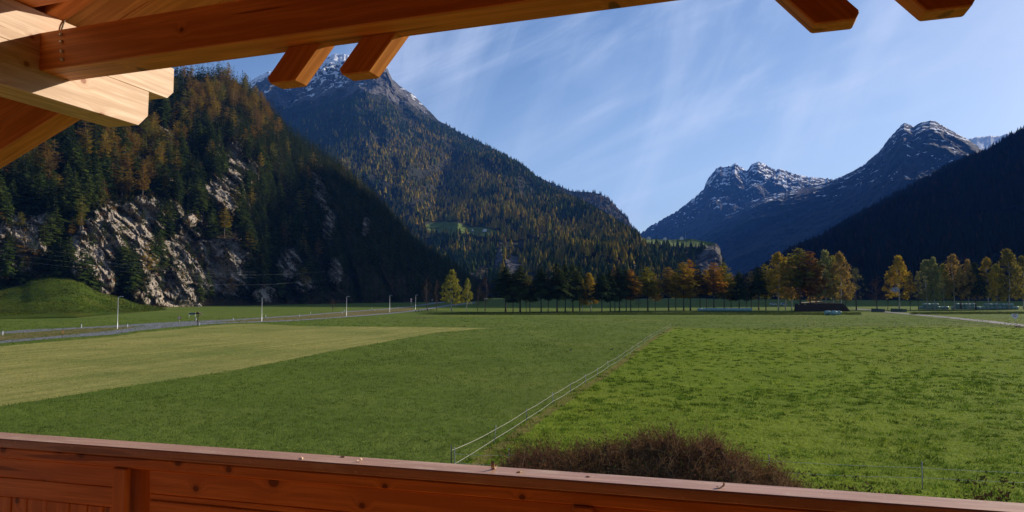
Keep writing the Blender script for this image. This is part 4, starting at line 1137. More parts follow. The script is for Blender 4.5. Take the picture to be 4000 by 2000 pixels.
# u centre, v top, v base, kind, tint, width, lean, label
VALLEY = [
 (1669, 1081, 1214, 'bare', BROWN, 1.0, 0, 'leafless tree beside the road lamp nearest to the tree row'),
 (1706, 1105, 1216, 'bare', BROWN, 0.8, 0, 'thin dark leafless tree left of the yellow birch with a forked white trunk'),
 (1764, 1062, 1217, 'birch', LIME, 1.05, 0, 'tall yellow green birch with forked white trunk at the road end of the row'),
 (1822, 1094, 1216, 'birch', LIME, 0.8, 0.03, 'short yellow green birch between the tall forked birch and the dark brown tree'),
 (1866, 1100, 1217, 'bare', BROWN, 0.9, 0.10, 'leaning pale trunked brown tree right of the short yellow green birch'),
 (1895, 1090, 1217, 'leafy', BROWN, 1.1, 0, 'dark brown half bare broadleaf left of the first spruce pair'),
 (1975, 1052, 1219, 'spruce', G_SPR, 1.15, 0, 'dark spruce, left one of the broad pair left of the gap in the row'),
 (2032, 1047, 1220, 'spruce', G_SPR2, 1.15, 0, 'dark broad spruce with olive gleam just left of the gap in the row'),
 (2004, 1080, 1220, 'spruce', G_SPR, 0.7, 0, 'slim dark spruce squeezed between the broad spruce pair'),
 (2056, 1110, 1221, 'bare', BROWN, 0.7, 0, 'bare twiggy tree at the left rim of the gap in the row'),
 (2114, 1056, 1221, 'spruce', G_SPR, 0.95, 0, 'first dark spruce right of the gap in the row'),
 (2141, 1070, 1221, 'bare', BROWN, 0.8, 0, 'brownish bare birch between spruces right of the gap'),
 (2176, 1040, 1221, 'spruce', G_SPR, 1.0, 0, 'tallest near black spruce in the block right of the gap'),
 (2208, 1043, 1219, 'spruce', G_SPR, 0.85, 0, 'narrow spruce just right of the tallest near black spruce'),
 (2238, 1043, 1218, 'spruce', G_SPR2, 0.95, 0, 'spruce with a white leaning trunk at its foot'),
 (2265, 1050, 1217, 'spruce', G_SPR, 0.8, 0, 'last spruce of the dark block, left of the crooked golden birch'),
 (2276, 1100, 1218, 'birch', GOLD, 0.7, 0, 'small golden birch in front of the last spruce of the dark block'),
 (2308, 1073, 1217, 'birch', GOLD, 1.15, -0.05, 'golden birch with a crooked leaning trunk amid the spruces'),
 (2351, 1075, 1219, 'spruce', G_SPR, 0.9, 0, 'low dark spruce right of the crooked golden birch'),
 (2384, 1062, 1218, 'spruce', G_SPR, 0.75, 0, 'thin dark spruce left of the rust brown larch'),
 (2402, 1055, 1217, 'larch', (0.19, 0.085, 0.035), 0.75, 0, 'rust brown slim larch wedged between two dark spruces'),
 (2420, 1051, 1217, 'spruce', G_SPR, 0.85, 0, 'dark spruce right of the rust brown larch'),
 (2446, 1060, 1217, 'spruce', G_SPR2, 0.7, 0, 'half hidden spruce behind the bright orange larch'),
 (2464, 1064, 1217, 'larch', ORANGE, 0.85, 0, 'bright orange larch at the right end of the spruce block'),
 (2494, 1130, 1217, 'bare', BROWN, 0.7, 0, 'thin bare sapling left of the olive larch that stands alone'),
 (2531, 1053, 1216, 'larch', OLIVE, 1.05, 0, 'broad olive yellow larch standing alone with a dark straight trunk'),
 (2612, 1055, 1215, 'larch', TAN, 0.95, 0, 'tan larch standing alone left of the golden and orange pair'),
 (2671, 1038, 1216, 'larch', GOLD, 0.95, 0, 'golden larch, left one of the tall pair before the cliff headland'),
 (2697, 1031, 1215, 'larch', ORANGE, 0.9, 0, 'tall orange larch right of the golden one in the pair'),
 (2735, 1066, 1215, 'larch', (0.07, 0.065, 0.025), 0.75, 0, 'thin dull larch at the left end of the row of wrapped bales'),
 (2789, 1040, 1215, 'larch', ORANGE, 0.95, 0, 'rich orange larch rising behind the row of wrapped bales'),
 (2829, 1042, 1214, 'larch', OLIVE, 0.8, 0, 'olive larch right of the orange larch behind the bales'),
 (2888, 1067, 1214, 'spruce', G_SPR, 0.95, 0, 'dark spruce near the right end of the row of wrapped bales'),
 (2914, 1090, 1214, 'bare', BROWN, 0.8, 0, 'bare tree right of the dark spruce at the end of the bale row'),
 (2964, 1056, 1213, 'spruce', G_SPR, 0.85, 0, 'dark spruce left of the big golden birch cluster'),
 (2992, 1044, 1213, 'larch', OLIVE, 0.7, 0, 'dull thin larch between dark spruce and big golden birch'),
 (3041, 996, 1214, 'birch', GOLD, 1.0, 0, 'big golden birch at the left of the tall cluster over the log pile'),
 (3093, 1012, 1214, 'birch', TAN, 0.85, 0, 'tan birch with white trunk left of the dark green larch'),
 (3127, 986, 1215, 'larch', OLIVE, 0.9, 0, 'tallest olive larch with dark trunk above the log pile'),
 (3166, 998, 1215, 'larch', (0.26, 0.12, 0.02), 0.85, 0, 'orange larch in the middle of the cluster above the log pile'),
 (3225, 990, 1215, 'birch', PALE, 1.05, 0, 'large grey green birch above the three loose bales'),
 (3286, 994, 1216, 'birch', TAN, 0.85, 0, 'gold topped birch with a long pale trunk at the right of the log pile'),
 (3303, 1085, 1215, 'bare', BROWN, 0.7, 0, 'bare tree beside the gold topped birch at the end of the log pile'),
 (3345, 1058, 1213, 'leafy', PALE, 1.25, 0, 'low pale green willow left of the field path'),
 (3427, 1078, 1210, 'bare', (0.10, 0.06, 0.04), 1.3, 0, 'reddish bare multi stemmed tree behind the left parapet'),
 (3468, 1095, 1212, 'bare', BROWN, 0.8, 0, 'slanting bare tree between the two parapets'),
 (3513, 1010, 1212, 'birch', GOLD, 1.1, 0, 'golden egg shaped birch standing clear behind the right parapet'),
 (3556, 1100, 1214, 'bare', BROWN, 0.9, 0, 'bare bushy sapling right of the golden egg shaped birch'),
 (3588, 1068, 1213, 'bare', BROWN, 0.8, 0, 'tall dark bare trunk left of the first two layer bale stack'),
 (3624, 1022, 1212, 'birch', PALE, 1.05, 0, 'pale grey green birch before the white farmhouse'),
 (3652, 1016, 1212, 'birch', PALE, 0.75, 0, 'narrow grey green birch at the right of the first bale stack'),
 (3728, 1004, 1211, 'birch', TAN, 1.1, 0, 'rounded copper tan birch above the middle bale stack'),
 (3785, 1024, 1211, 'birch', TAN, 0.75, 0, 'smaller copper birch right of the rounded copper tan birch'),
 (3812, 1035, 1211, 'spruce', G_SPR, 0.85, 0, 'black green spruce between the middle and the last bale stack'),
 (3860, 1016, 1211, 'birch', GOLD, 0.95, 0, 'yellow birch at the left end of the last bale stack'),
 (2070, 1085, 1219, 'larch', (0.16, 0.13, 0.03), 0.8, 0, 'dull olive larch standing back in the gap of the spruces'),
 (2560, 1085, 1214, 'larch', TAN, 0.75, 0, 'small tan larch right behind the lone olive yellow larch'),
 (2640, 1072, 1214, 'larch', OLIVE, 0.75, 0, 'slim olive larch between the lone tan larch and the golden one'),
 (2760, 1062, 1213, 'larch', GOLD, 0.7, 0, 'slim golden larch between the dull larch and the rich orange one'),
 (2856, 1075, 1213, 'larch', TAN, 0.7, 0, 'slim tan larch between the olive larch and the dark spruce at the bales'),
 (2936, 1070, 1212, 'larch', (0.14, 0.12, 0.025), 0.75, 0, 'muted larch between the bare tree and the spruce left of the birch cluster'),
 (3068, 1012, 1213, 'birch', GOLD, 0.85, 0, 'golden birch overlapping the right side of the big golden birch'),
 (3190, 1022, 1214, 'birch', TAN, 0.8, 0, 'tan birch between the orange larch and the large grey green birch'),
 (3255, 1010, 1215, 'birch', OLIVE, 0.85, 0, 'olive birch between the large grey green birch and the gold topped one'),
 (3690, 1040, 1211, 'birch', OLIVE, 0.8, 0, 'olive birch between the narrow grey green and the rounded copper birch'),
 (3895, 1040, 1210, 'birch', OLIVE, 0.85, 0, 'olive birch between the yellow birch and the tallest yellow green one'),
 (3755, 1050, 1210, 'spruce', G_SPR, 0.8, 0, 'dark spruce hidden behind the two copper birches'),
 (3941, 982, 1210, 'birch', (0.20, 0.16, 0.025), 1.05, 0, 'tallest yellow green birch near the round sign'),
 (3998, 1012, 1209, 'birch', (0.19, 0.16, 0.025), 0.9, 0, 'yellow green birch cut by the frame edge behind the round sign'),
]
def valley_row():
    ci = 0
    for (u, vt, vb, kind, tint, w, lean, lab) in VALLEY:
        b = on_ground(u, vb - 1.0); D = b[1]
        top = at_depth(u, vt, D)[2]
        h = top * (1.04 if kind in ('birch', 'bare', 'leafy') else 1.09)
        i = ci; ci += 1
        if kind == 'spruce': plant('spruce_tree', lab, 'tree', ROW, b, h, SPR_V[i % 4], TRK[i % 3], tint, w * 1.0, lean)
        elif kind == 'larch': plant('larch_tree', lab, 'tree', ROW, b, h, LAR_V[i % 4], TRK[i % 3], tint, w * 0.98, lean)
        elif kind == 'birch': 
            c, t = BIR[i % 6]; plant('birch_tree', lab, 'tree', ROW, b, h, c, t, tint, w, lean)
        elif kind == 'leafy':
            plant('broadleaf_tree', lab, 'tree', ROW, b, h, BARE_LEAF[i % 2], BARE[i % 2][1], tint, w, lean, 'crown', BARE[i % 2][0])
            plant_obj = None
        else: plant('bare_tree', lab, 'tree', ROW, b, h, BARE[i % 2][0], BARE[i % 2][1], tint, w, lean, 'twigs')
valley_row()

# --- trees on the near hill
HU, HV = project(HP)
h_rock = HA['rock'][:len(HP)]
def sample_surface(P, nu, rows, n, ok):
    """n random grid vertices, even per square metre"""
    G = P.reshape(rows, nu, 3)
    a = np.linalg.norm(np.gradient(G, axis=1), axis=2) * np.linalg.norm(np.gradient(G, axis=0), axis=2)
    w = a.ravel() * ok
    w /= w.sum()
    return rng.choice(len(P), n, p=w, replace=False)
def thin(P, idx, dmin):
    """greedy minimum distance in 3D on a hash grid"""
    keep, cells = [], {}
    for i in idx:
        p = P[i]; c = tuple(np.floor(p / dmin).astype(int))
        good = True
        for dx in (-1, 0, 1):
            for dy in (-1, 0, 1):
                for dz in (-1, 0, 1):
                    for j in cells.get((c[0] + dx, c[1] + dy, c[2] + dz), ()):
                        if np.sum((P[j] - p) ** 2) < dmin * dmin: good = False; break
                    if not good: break
                if not good: break
            if not good: break
        if good: keep.append(i); cells.setdefault(c, []).append(i)
    return np.array(keep)
LN = ['russet', 'brown', 'golden', 'olive']; SN = ['dark green', 'mid green', 'blackish']
def hill_zone(u, v):
    if v < 430: return 'near the crest of the cliff hill'
    if u > 1080: return 'on the shaded flank right of the grey cliff scar'
    if u > 940: return 'on the shaded flank beside the tall grey cliff scar'
    if v > 1080: return 'at the foot of the cliffs, left of the nearest lamp' if u < 460 else 'at the foot of the cliffs behind the shrine'
    if v > 860:
        return 'beside the pale rock at the left frame edge' if u < 240 else ('on the ledges of the big pale cliff' if u < 540 else 'between the big pale cliff and the shaded flank')
    if v > 640:
        return 'over the left frame edge rock' if u < 240 else ('just above the big pale cliff' if u < 600 else 'above the grey upper crags')
    return 'right below the ornamental beam end' if u < 640 else 'on the upper slope below the crest'
TINTS = [(0.30, 0.18, 0.03), (0.26, 0.165, 0.04), (0.34, 0.24, 0.03), (0.23, 0.21, 0.035)]
def hill_trees():
    lz = blobs(HU, HV, [(520, 620, 200, 190, 0), (470, 480, 150, 80, 0), (850, 400, 140, 110, -25), (150, 700, 100, 120, 0), (1010, 470, 60, 120, -40), (700, 560, 60, 90, 0)]) + 0.2 * fbm(HP / 50, 3)
    ok = ((HT > 0.012) & (HU > -500) & (HU < 1890)).astype(float)
    ok *= np.where(sstep(-0.3, 0.5, fbm(HP / 35, 3) + 0.25) > 0.12, 1, 0.25) * np.where(h_rock < 0.42, 1, 0.16)
    idx = thin(HP, sample_surface(HP, hnu, hrows, 15000, ok), 4.3)
    D = HP[idx, 1]; U, Vv = HU[idx], HV[idx]
    inv = (U > -60) & (U < 1250) & (Vv > 250)
    isl = rng.random(len(idx)) < np.clip(sstep(0.4, 0.8, lz[idx]) * 0.62 + 0.07, 0, 1)
    H = np.where(isl, rng.uniform(15, 24, len(idx)), rng.uniform(13, 25, len(idx))) * np.where(rng.random(len(idx)) < 0.2, 0.65, 1.0)
    H *= np.where(h_rock[idx] > 0.42, 0.55, 1.0)
    H *= np.where(U > 1250, 0.75, 1.0) * np.where((U > 1300) & (Vv > 1080), 0.7, 1.0)
    size = H / D
    # hidden behind the roof timbers: not worth an object of its own
    hid = ((U < 290) & (Vv < 470)) | (Vv < 330 - 0.135 * U) | ((U < 300) & (Vv < 655 - 0.6 * U))
    indiv = np.zeros(len(idx), bool)
    for lar, cap in ((True, 280), (False, 290)):
        q = np.where((isl == lar) & inv & ~hid)[0]
        q = q[np.argsort(-size[q])][:cap]
        indiv[q] = True
    for j in np.where(indiv)[0]:
        p = HP[idx[j]].copy(); p[2] -= 0.4
        zone = hill_zone(U[j], Vv[j])
        size_w = 'tall' if H[j] > 20 else ('short' if H[j] < 13 else 'medium')
        if isl[j]:
            ti = rng.integers(4); t = np.array(TINTS[ti]) * rng.uniform(.8, 1.1)
            plant('larch_tree', f'{size_w} {LN[ti]} larch {zone}', 'tree', 'larches on the cliff hill', p, H[j], LAR_H[j % 4], TRK_H[j % 2], tuple(t), rng.uniform(.85, 1.2))
        else:
            ti = rng.integers(3); t = np.array([(0.052, 0.078, 0.016), (0.078, 0.104, 0.020), (0.032, 0.048, 0.014)][ti]) * rng.uniform(.9, 1.1)
            plant('spruce_tree', f'{size_w} {SN[ti]} spruce {zone}', 'tree', 'spruces on the cliff hill', p, H[j], SPR_H[j % 4], TRK_HS[j % 2], tuple(t), rng.uniform(.8, 1.25))
    r = ~indiv
    okf = ((HT > 0.008) & (HU > 960) & (HU < 1890) & (h_rock < 0.45)).astype(float)
    ix = thin(HP, sample_surface(HP, hnu, hrows, 6000, okf), 3.6)
    Hf = rng.uniform(9, 19, len(ix)) * np.where(HV[ix] > 1060, .8, 1)
    return np.concatenate([HP[idx[r]], HP[ix]]), np.concatenate([H[r], Hf]), np.concatenate([isl[r], rng.random(len(ix)) < .15])
restP, restH, restL = hill_trees()

def lod_tree(seed, kind, levels, per):
    V, Fc = conifer_crown(seed, levels, per, 0.06 if kind == 'spruce' else 0.15, 0.19 if kind == 'spruce' else 0.18, kind, 0)
    return V, Fc
def tier_tree(seed, kind):
    """few jagged tiers - for trees only a few pixels tall"""
    R = np.random.default_rng(seed); V, Fc = [], []
    nt = 4 if kind == 'spruce' else 3
    for t in range(nt):
        zb = 0.06 + 0.86 * t / nt; zt = min(1.0, zb + 0.52 * (1 - t / nt) + 0.16); r = (0.19 if kind == 'spruce' else 0.21) * (1 - t / nt) ** 0.85 + 0.02
        n = 7; a0 = R.uniform(0, 6); base = len(V)
        V.append((R.uniform(-.01, .01), R.uniform(-.01, .01), zt))
        for k in range(n):
            rr = r * R.uniform(.5, 1.3); a = a0 + 6.283 * k / n
            V.append((rr * math.cos(a), rr * math.sin(a), zb - R.uniform(0, .07)))
        for k in range(n): Fc.append((base, base + 1 + k, base + 1 + (k + 1) % n))
    return np.array(V), np.array(Fc)
def forest_mesh(name, P, H, larch, tem_s, tem_l, col_s, col_l, label, wid=(0.85, 1.25)):
    VV, FF, CC = [], [], []; off = 0
    for j in range(len(P)):
        V, Fc = (tem_l if larch[j] else tem_s)[rng.integers(3)]
        a = rng.uniform(0, 6.28); c, s = math.cos(a), math.sin(a); w = H[j] * rng.uniform(*wid)
        X = np.empty_like(V)
        X[:, 0] = (V[:, 0] * c - V[:, 1] * s) * w + P[j, 0]; X[:, 1] = (V[:, 0] * s + V[:, 1] * c) * w + P[j, 1]; X[:, 2] = V[:, 2] * H[j] + P[j, 2] - 0.3
        VV.append(X); FF.append(Fc + off); off += len(V)
        cs = col_l if larch[j] else col_s
        CC.append(np.tile(np.append(np.array(cs[rng.integers(len(cs))]) * rng.uniform(.7, 1.3), 1.0), (len(V), 1)))
    me = mesh_np(name, np.concatenate(VV), [np.concatenate(FF)])
    at = me.attributes.new('tint', 'FLOAT_COLOR', 'POINT'); at.data.foreach_set('color', np.concatenate(CC).astype(np.float32).ravel())
    return stuff(link(name, me, M_LEAF_FAR), label)
T_S = [lod_tree(500 + i, 'spruce', 11, 6) for i in range(3)]; T_L = [lod_tree(520 + i, 'larch', 10, 6) for i in range(3)]
C_S = [(0.036, 0.052, 0.014), (0.046, 0.062, 0.016), (0.026, 0.038, 0.012)]
C_L = [(0.22, 0.14, 0.025), (0.18, 0.12, 0.03), (0.14, 0.125, 0.025)]
forest_mesh('hill_forest', restP, restH, restL, T_S, T_L, C_S, C_L, 'dark conifers packed over the shaded side of the cliff hill')
q_s = [tier_tree(540 + i, 'spruce') for i in range(3)]; q_l = [tier_tree(560 + i, 'larch') for i in range(3)]

def mid_forest():
    U, Vv = project(MP)
    A_ = {k: a[:len(MP)] for k, a in MA.items()}
    ok = ((A_['rock'] < 0.5) & (A_['grass'] < 0.44) & (MT > 0.01) & (A_['snow'] < 0.4)).astype(float)
    ok *= 1 - 0.95 * sstep(900, 1060, MP[:, 2] + 80 * fbm(MP / 90, 3))
    ok *= np.where((U > 2530) & (U < 2790) & (MT > 0.90), 0.04, 1)
    # thinner strips: avalanche tracks
    ok *= np.where(np.abs(perlin(MP * np.array([1 / 260, 1 / 900, 1 / 1400]))) < 0.035, 0.15, 1)
    # even in the picture rather than on the ground
    ok /= MP[:, 1] ** 1.2
    idx = sample_surface(MP, mnu, mrows, 19000, ok)
    D = MP[idx, 1]
    zone = blobs(U[idx], Vv[idx], [(1700, 760, 330, 170, 20), (2050, 900, 420, 140, 25), (1420, 640, 200, 90, 10), (2350, 930, 180, 60, 20), (1800, 700, 250, 100, 20)]) + 0.45 * fbm(MP[idx] / 140, 3)
    lar = rng.random(len(idx)) < np.clip(sstep(0.25, 0.8, zone) * 0.75 + 0.06, 0, 1)
    H = rng.uniform(10, 26, len(idx)) * np.where(MP[idx, 2] > 950, 0.7, 1)
    forest_mesh('mountain_forest', MP[idx], H, lar, q_s, q_l, [(0.040, 0.062, 0.015), (0.054, 0.076, 0.018), (0.030, 0.046, 0.013)], [(0.25, 0.165, 0.022), (0.19, 0.145, 0.024), (0.14, 0.14, 0.022), (0.29, 0.20, 0.024)],
                'mixed dark spruces and golden larches covering the big mountain')
    ok2 = ((SA['rock'][:len(SP)] < 0.55) & (ST > 0.35)).astype(float)
    idx = sample_surface(SP, snu, srows, 1500, ok2)
    forest_mesh('shoulder_forest', SP[idx], rng.uniform(15, 25, len(idx)), rng.random(len(idx)) < 0.35, q_s, q_l, [(0.03, 0.036, 0.015)], [(0.16, 0.095, 0.025), (0.2, 0.11, 0.02)], 'rusty wooded shoulder behind the big mountain')
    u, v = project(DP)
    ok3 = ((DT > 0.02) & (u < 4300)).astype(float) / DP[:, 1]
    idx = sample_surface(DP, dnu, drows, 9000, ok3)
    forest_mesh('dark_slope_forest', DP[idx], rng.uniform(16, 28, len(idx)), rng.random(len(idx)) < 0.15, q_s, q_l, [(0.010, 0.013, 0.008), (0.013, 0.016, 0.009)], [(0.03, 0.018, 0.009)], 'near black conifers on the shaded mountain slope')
mid_forest()

# low scrub and heath on the hill
def scrub():
    ok = ((HT > 0.005) & (HU > -300) & (HU < 1250)).astype(float) * np.where(h_rock > 0.42, 0.30, 1.0)
    idx = sample_surface(HP, hnu, hrows, 7500, ok)
    VV, FF, CC = [], [], []; off = 0
    kt = np.array(KN_TOP, float); ku = rng.uniform(-300, 720, 420)
    kp = at_depth(ku, np.interp(ku, kt[:, 0], kt[:, 1]) + rng.exponential(7, 420) - 4, np.interp(ku, [-900, 0, 300, 640, 830], [300, 305, 320, 375, 430]) - 2)
    kp[:, 2] -= .5
    for c in np.concatenate([HP[idx], kp]):
        n = 14; s = rng.uniform(0.6, 2.0)
        d = rng.normal(0, 1, (n, 3)); d[:, 2] = np.abs(d[:, 2]) * .7; d /= np.linalg.norm(d, axis=1, keepdims=True)
        p = c + d * s * rng.uniform(.4, 1.1, (n, 1)); e = rng.normal(0, .45 * s, (n, 3)); g = rng.normal(0, .45 * s, (n, 3))
        VV.append(np.stack([p, p + e, p + g], 1).reshape(-1, 3)); FF.append(np.arange(3 * n).reshape(n, 3) + off); off += 3 * n
        cl = [(0.09, 0.055, 0.022), (0.045, 0.05, 0.018), (0.035, 0.042, 0.014), (0.13, 0.065, 0.022)][rng.integers(4)]
        CC.append(np.tile(np.append(np.array(cl) * rng.uniform(.7, 1.2), 1), (3 * n, 1)))
    me = mesh_np('hill_scrub', np.concatenate(VV), [np.concatenate(FF)])
    at = me.attributes.new('tint', 'FLOAT_COLOR', 'POINT'); at.data.foreach_set('color', np.concatenate(CC).astype(np.float32).ravel())
    o = stuff(link('hill_scrub', me, M_LEAF_FAR), 'brown and green heath scrub between the cliffs')
scrub()

# ------------------------------------------------------------------ grass, tussocks
def tint_attr(me, C):
    at = me.attributes.new('tint', 'FLOAT_COLOR', 'POINT'); at.data.foreach_set('color', np.ascontiguousarray(C, dtype=np.float32).ravel())
M_GRASS = foliage('grass_blades', 0.45, True)
from_poly = lambda P, poly: _inside(P, poly)
def _inside(P, poly):
    x, y = P[:, 0], P[:, 1]; c = np.zeros(len(P), bool); n = len(poly)
    for i in range(n):
        x1, y1 = poly[i]; x2, y2 = poly[(i + 1) % n]
        hit = ((y1 > y) != (y2 > y)) & (x < (x2 - x1) * (y - y1) / (y2 - y1 + 1e-12) + x1)
        c ^= hit
    return c
def field_points(n, y0, y1, pw=1.0):
    y = y0 * (y1 / y0) ** rng.random(n) ** pw
    x = (rng.random(n) * 2 - 1) * 0.80 * y
    return np.stack([x, y], 1)
def blades(P, h, w, C, nb, spread, lean):
    """nb blades per clump; returns V, C"""
    n = len(P); tot = n * nb
    base = np.repeat(P, nb, 0) + rng.normal(0, 1, (tot, 2)) * np.repeat(spread, nb)[:, None]
    H = np.repeat(h, nb) * rng.uniform(.5, 1.25, tot); W = np.repeat(w, nb) * rng.uniform(.6, 1.3, tot)
    a = rng.uniform(0, 6.283, tot); d = np.stack([np.cos(a), np.sin(a)], 1); t = np.stack([-d[:, 1], d[:, 0]], 1)
    out = base + d * (H * rng.uniform(0, 1, tot) * lean)[:, None]
    V = np.zeros((tot, 3, 3)); z0 = np.full(tot, 0.004)
    V[:, 0, :2] = base - t * W[:, None]; V[:, 0, 2] = z0
    V[:, 1, :2] = base + t * W[:, None]; V[:, 1, 2] = z0
    V[:, 2, :2] = out; V[:, 2, 2] = H
    CC = np.repeat(C, nb, 0) * rng.uniform(.75, 1.25, (tot, 1)); CC = np.repeat(np.c_[CC, np.ones(tot)], 3, 0)
    return V.reshape(-1, 3), CC
def grass():
    groups = {'meadow_grass': [], 'pasture_grass': [], 'stubble': []}
    for (n, y0, y1) in ((26000, 20, 48), (22000, 48, 100), (14000, 100, 215)):
        P = field_points(n, y0, y1)
        ip = _inside(P, past); im = _inside(P, mown)
        far = P[:, 1] / 30.0
        nz = fbm(np.c_[P, P[:, :1] * 0] * 0.12, 3)
        for key, m, col, hh in (('pasture_grass', ip, (0.150, 0.208, 0.017), .085), ('stubble', im & ~ip, (0.31, 0.285, 0.085), .05), ('meadow_grass', ~ip & ~im, (0.091, 0.136, 0.020), .095)):
            q = P[m]
            if len(q) == 0: continue
            C = np.array(col) * (1 + 0.35 * nz[m][:, None]) * rng.uniform(.8, 1.2, (len(q), 1))
            V, CC = blades(q, hh * (0.8 + 0.5 * rng.random(len(q))) * np.clip(0.75 + .25 * far[m], 1, 1.6), 0.011 * np.clip(far[m], .8, 5), C, 5, 0.10 * np.clip(far[m], 1, 3), 0.9)
            groups[key].append((V, CC))
    for key, L_ in groups.items():
        V = np.concatenate([a for a, b in L_]); C = np.concatenate([b for a, b in L_])
        me = mesh_np(key, V, [np.arange(len(V)).reshape(-1, 3)]); tint_attr(me, C)
        stuff(link(key, me, M_GRASS), {'meadow_grass': 'short green meadow grass left of the tape fence', 'pasture_grass': 'grazed yellow green pasture grass right of the tape fence', 'stubble': 'pale cut grass stubble in the mown strip'}[key])
    # tussocks left standing by the cattle
    P = np.concatenate([field_points(8200, 22, 150, 0.7), field_points(2200, 22, 60, 1)])
    P = P[_inside(P, past)]
    P = P[(perlin(np.c_[P * 0.07, P[:, :1] * 0 + 3.3]) + rng.normal(0, .5, len(P))) > -0.25]
    n = len(P); s = rng.uniform(.09, .25, n) * np.where(rng.random(n) < .15, 1.8, 1)
    C = np.array([(0.060, 0.104, 0.013)]) * rng.uniform(.6, 1.6, (n, 1))
    V, CC = blades(P, 0.08 + s * .30, 0.022 * np.clip(P[:, 1] / 40, .8, 3), C, 24, s * .95, 1.2)
    V[:, 0] += 0
    me = mesh_np('grass_tussocks', V, [np.arange(len(V)).reshape(-1, 3)]); tint_attr(me, CC)
    stuff(link('grass_tussocks', me, M_GRASS), 'dark ungrazed grass tussocks dotted over the pasture')
grass()
def knoll_grass():
    R_, C_, _ = KNOLL.shape
    r = rng.integers(3, int(R_ * .84), 9000); c = rng.integers(20, C_ - 25, 9000); a, b = rng.random(9000)[:, None], rng.random(9000)[:, None]
    P = KNOLL[r, c] * (1 - a) + KNOLL[r, c + 1] * a; P = P * (1 - b) + KNOLL[r + 1, c] * b
    nz = fbm(P * 0.08, 3)
    C = np.array([(0.060, 0.085, 0.010)]) * (1 + .5 * nz[:, None]) * rng.uniform(.6, 1.3, (9000, 1))
    C[rng.random(9000) < .15] *= (1.3, .8, 1.0)
    V, CC = blades(P[:, :2], rng.uniform(.25, .6, 9000), np.full(9000, .10), C, 5, np.full(9000, .35), 1.0)
    V[:, 2] += np.repeat(P[:, 2], 15) - .05
    me = mesh_np('knoll_grass', V, [np.arange(len(V)).reshape(-1, 3)]); tint_attr(me, CC)
    stuff(link('knoll_grass', me, M_GRASS), 'rough grass on the knoll below the cliff')
knoll_grass()
def row_shade_strip():  # dark blades added as the trees' shadow band, shade put into their colour
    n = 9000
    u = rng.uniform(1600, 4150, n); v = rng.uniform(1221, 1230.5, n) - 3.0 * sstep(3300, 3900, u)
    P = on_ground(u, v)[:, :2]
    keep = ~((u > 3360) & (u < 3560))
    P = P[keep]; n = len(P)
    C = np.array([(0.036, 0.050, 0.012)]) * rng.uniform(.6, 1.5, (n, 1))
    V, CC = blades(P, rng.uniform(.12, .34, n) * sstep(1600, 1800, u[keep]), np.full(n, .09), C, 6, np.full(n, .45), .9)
    me = mesh_np('tree_shade_grass', V, [np.arange(len(V)).reshape(-1, 3)]); tint_attr(me, CC)
    stuff(link('tree_shade_grass', me, M_GRASS), 'dark grass blades painted as tree shade along the foot of the tree row')
row_shade_strip()

# ------------------------------------------------------------------ tape fences
def fence_post(h, r, mat_name):
    mb = MB(); mb.tube([(0, 0, -0.02), (0, 0, h * .96), (0, 0, h)], [r, r * .9, r * .5], 6)
    return mb
def ribbon(mb, a, b, w, sag):
    n = 7; prev = None
    pts = [np.array(a) + (np.array(b) - np.array(a)) * s - np.array([0, 0, sag * 4 * s * (1 - s)]) for s in np.linspace(0, 1, n)]
    for i in range(n - 1):
        p, q = pts[i], pts[i + 1]
        d = q - p; t = np.array([-d[1], d[0], 0]); t /= (np.linalg.norm(t) + 1e-9); t *= 0.0025
        z = np.array([0, 0, w / 2])
        mb.add([p - t - z, p + t - z, p + t + z, p - t + z, q - t - z, q + t - z, q + t + z, q - t + z],
               [(0, 1, 5, 4), (1, 2, 6, 5), (2, 3, 7, 6), (3, 0, 4, 7), (0, 3, 2, 1), (4, 5, 6, 7)])
def tape_fence(name, label, bases, heights, mats, tape_z, group, tape_w=0.05, r=0.017, lean=None):
    root = thing(name, label, 'fence', (float(bases[0][0]), float(bases[0][1]), 0), 0, group)
    off = np.array([bases[0][0], bases[0][1], 0])
    tops = []
    for i, (b, h) in enumerate(zip(bases, heights)):
        o = fence_post(h, r, None).build('fence_post', mats[i % len(mats)] if len(mats) != len(bases) else mats[i], root, True)
        o.location = (b[0] - off[0], b[1] - off[1], 0)
        lx = random.uniform(-.03, .03) if lean is None else lean[i]
        o.rotation_euler = (random.uniform(-.03, .03), lx, 0)
        tops.append([np.array([b[0] - off[0] + lx * z * h, b[1] - off[1], z * h + random.uniform(-.03, .03)]) for z in tape_z])
    for k in range(len(tape_z)):
        for i in range(len(bases) - 1):
            mb = MB(); ribbon(mb, tops[i][k], tops[i + 1][k], tape_w, 0.02 + random.random() * 0.03)
            mb.build('fence_tape', M_TAPE, root)
    return root
PT = [1740, 1661, 1597, 1535, 1497, 1463, 1437, 1408, 1389, 1370, 1355, 1337, 1325, 1315, 1305, 1289, 1260]
hts = [float(at_depth(u, pt, fence_g[i][1])[2]) for i, ((u, v), pt) in enumerate(zip(FENCE_PX, PT))]
hts = [min(max(h, .75), 1.25) for h in hts]
pm = [M_POSTDARK, M_TAPE, M_POSTBLUE, M_POSTGREY, M_POSTBLUE, M_POSTGREY, M_POSTGREY, M_TAPE, M_POSTBLUE, M_POSTDARK, M_POSTGREY, M_POSTGREY, M_POSTDARK, M_POSTDARK, M_POSTGREY, M_POSTDARK, M_POSTDARK]
tape_fence('tape_fence', 'white double tape fence running away across the meadow from the corner post', fence_g, hts, pm, (0.80, 0.26), 'electric tape fences', 0.016, 0.024, lean=[0.0, 0.10] + [random.uniform(-.04, .04) for _ in range(15)])
fb = gp([(1776, 1847), (1985, 1855), (2350, 1868), (3009, 1890), (3603, 1913), (4250, 1940)])
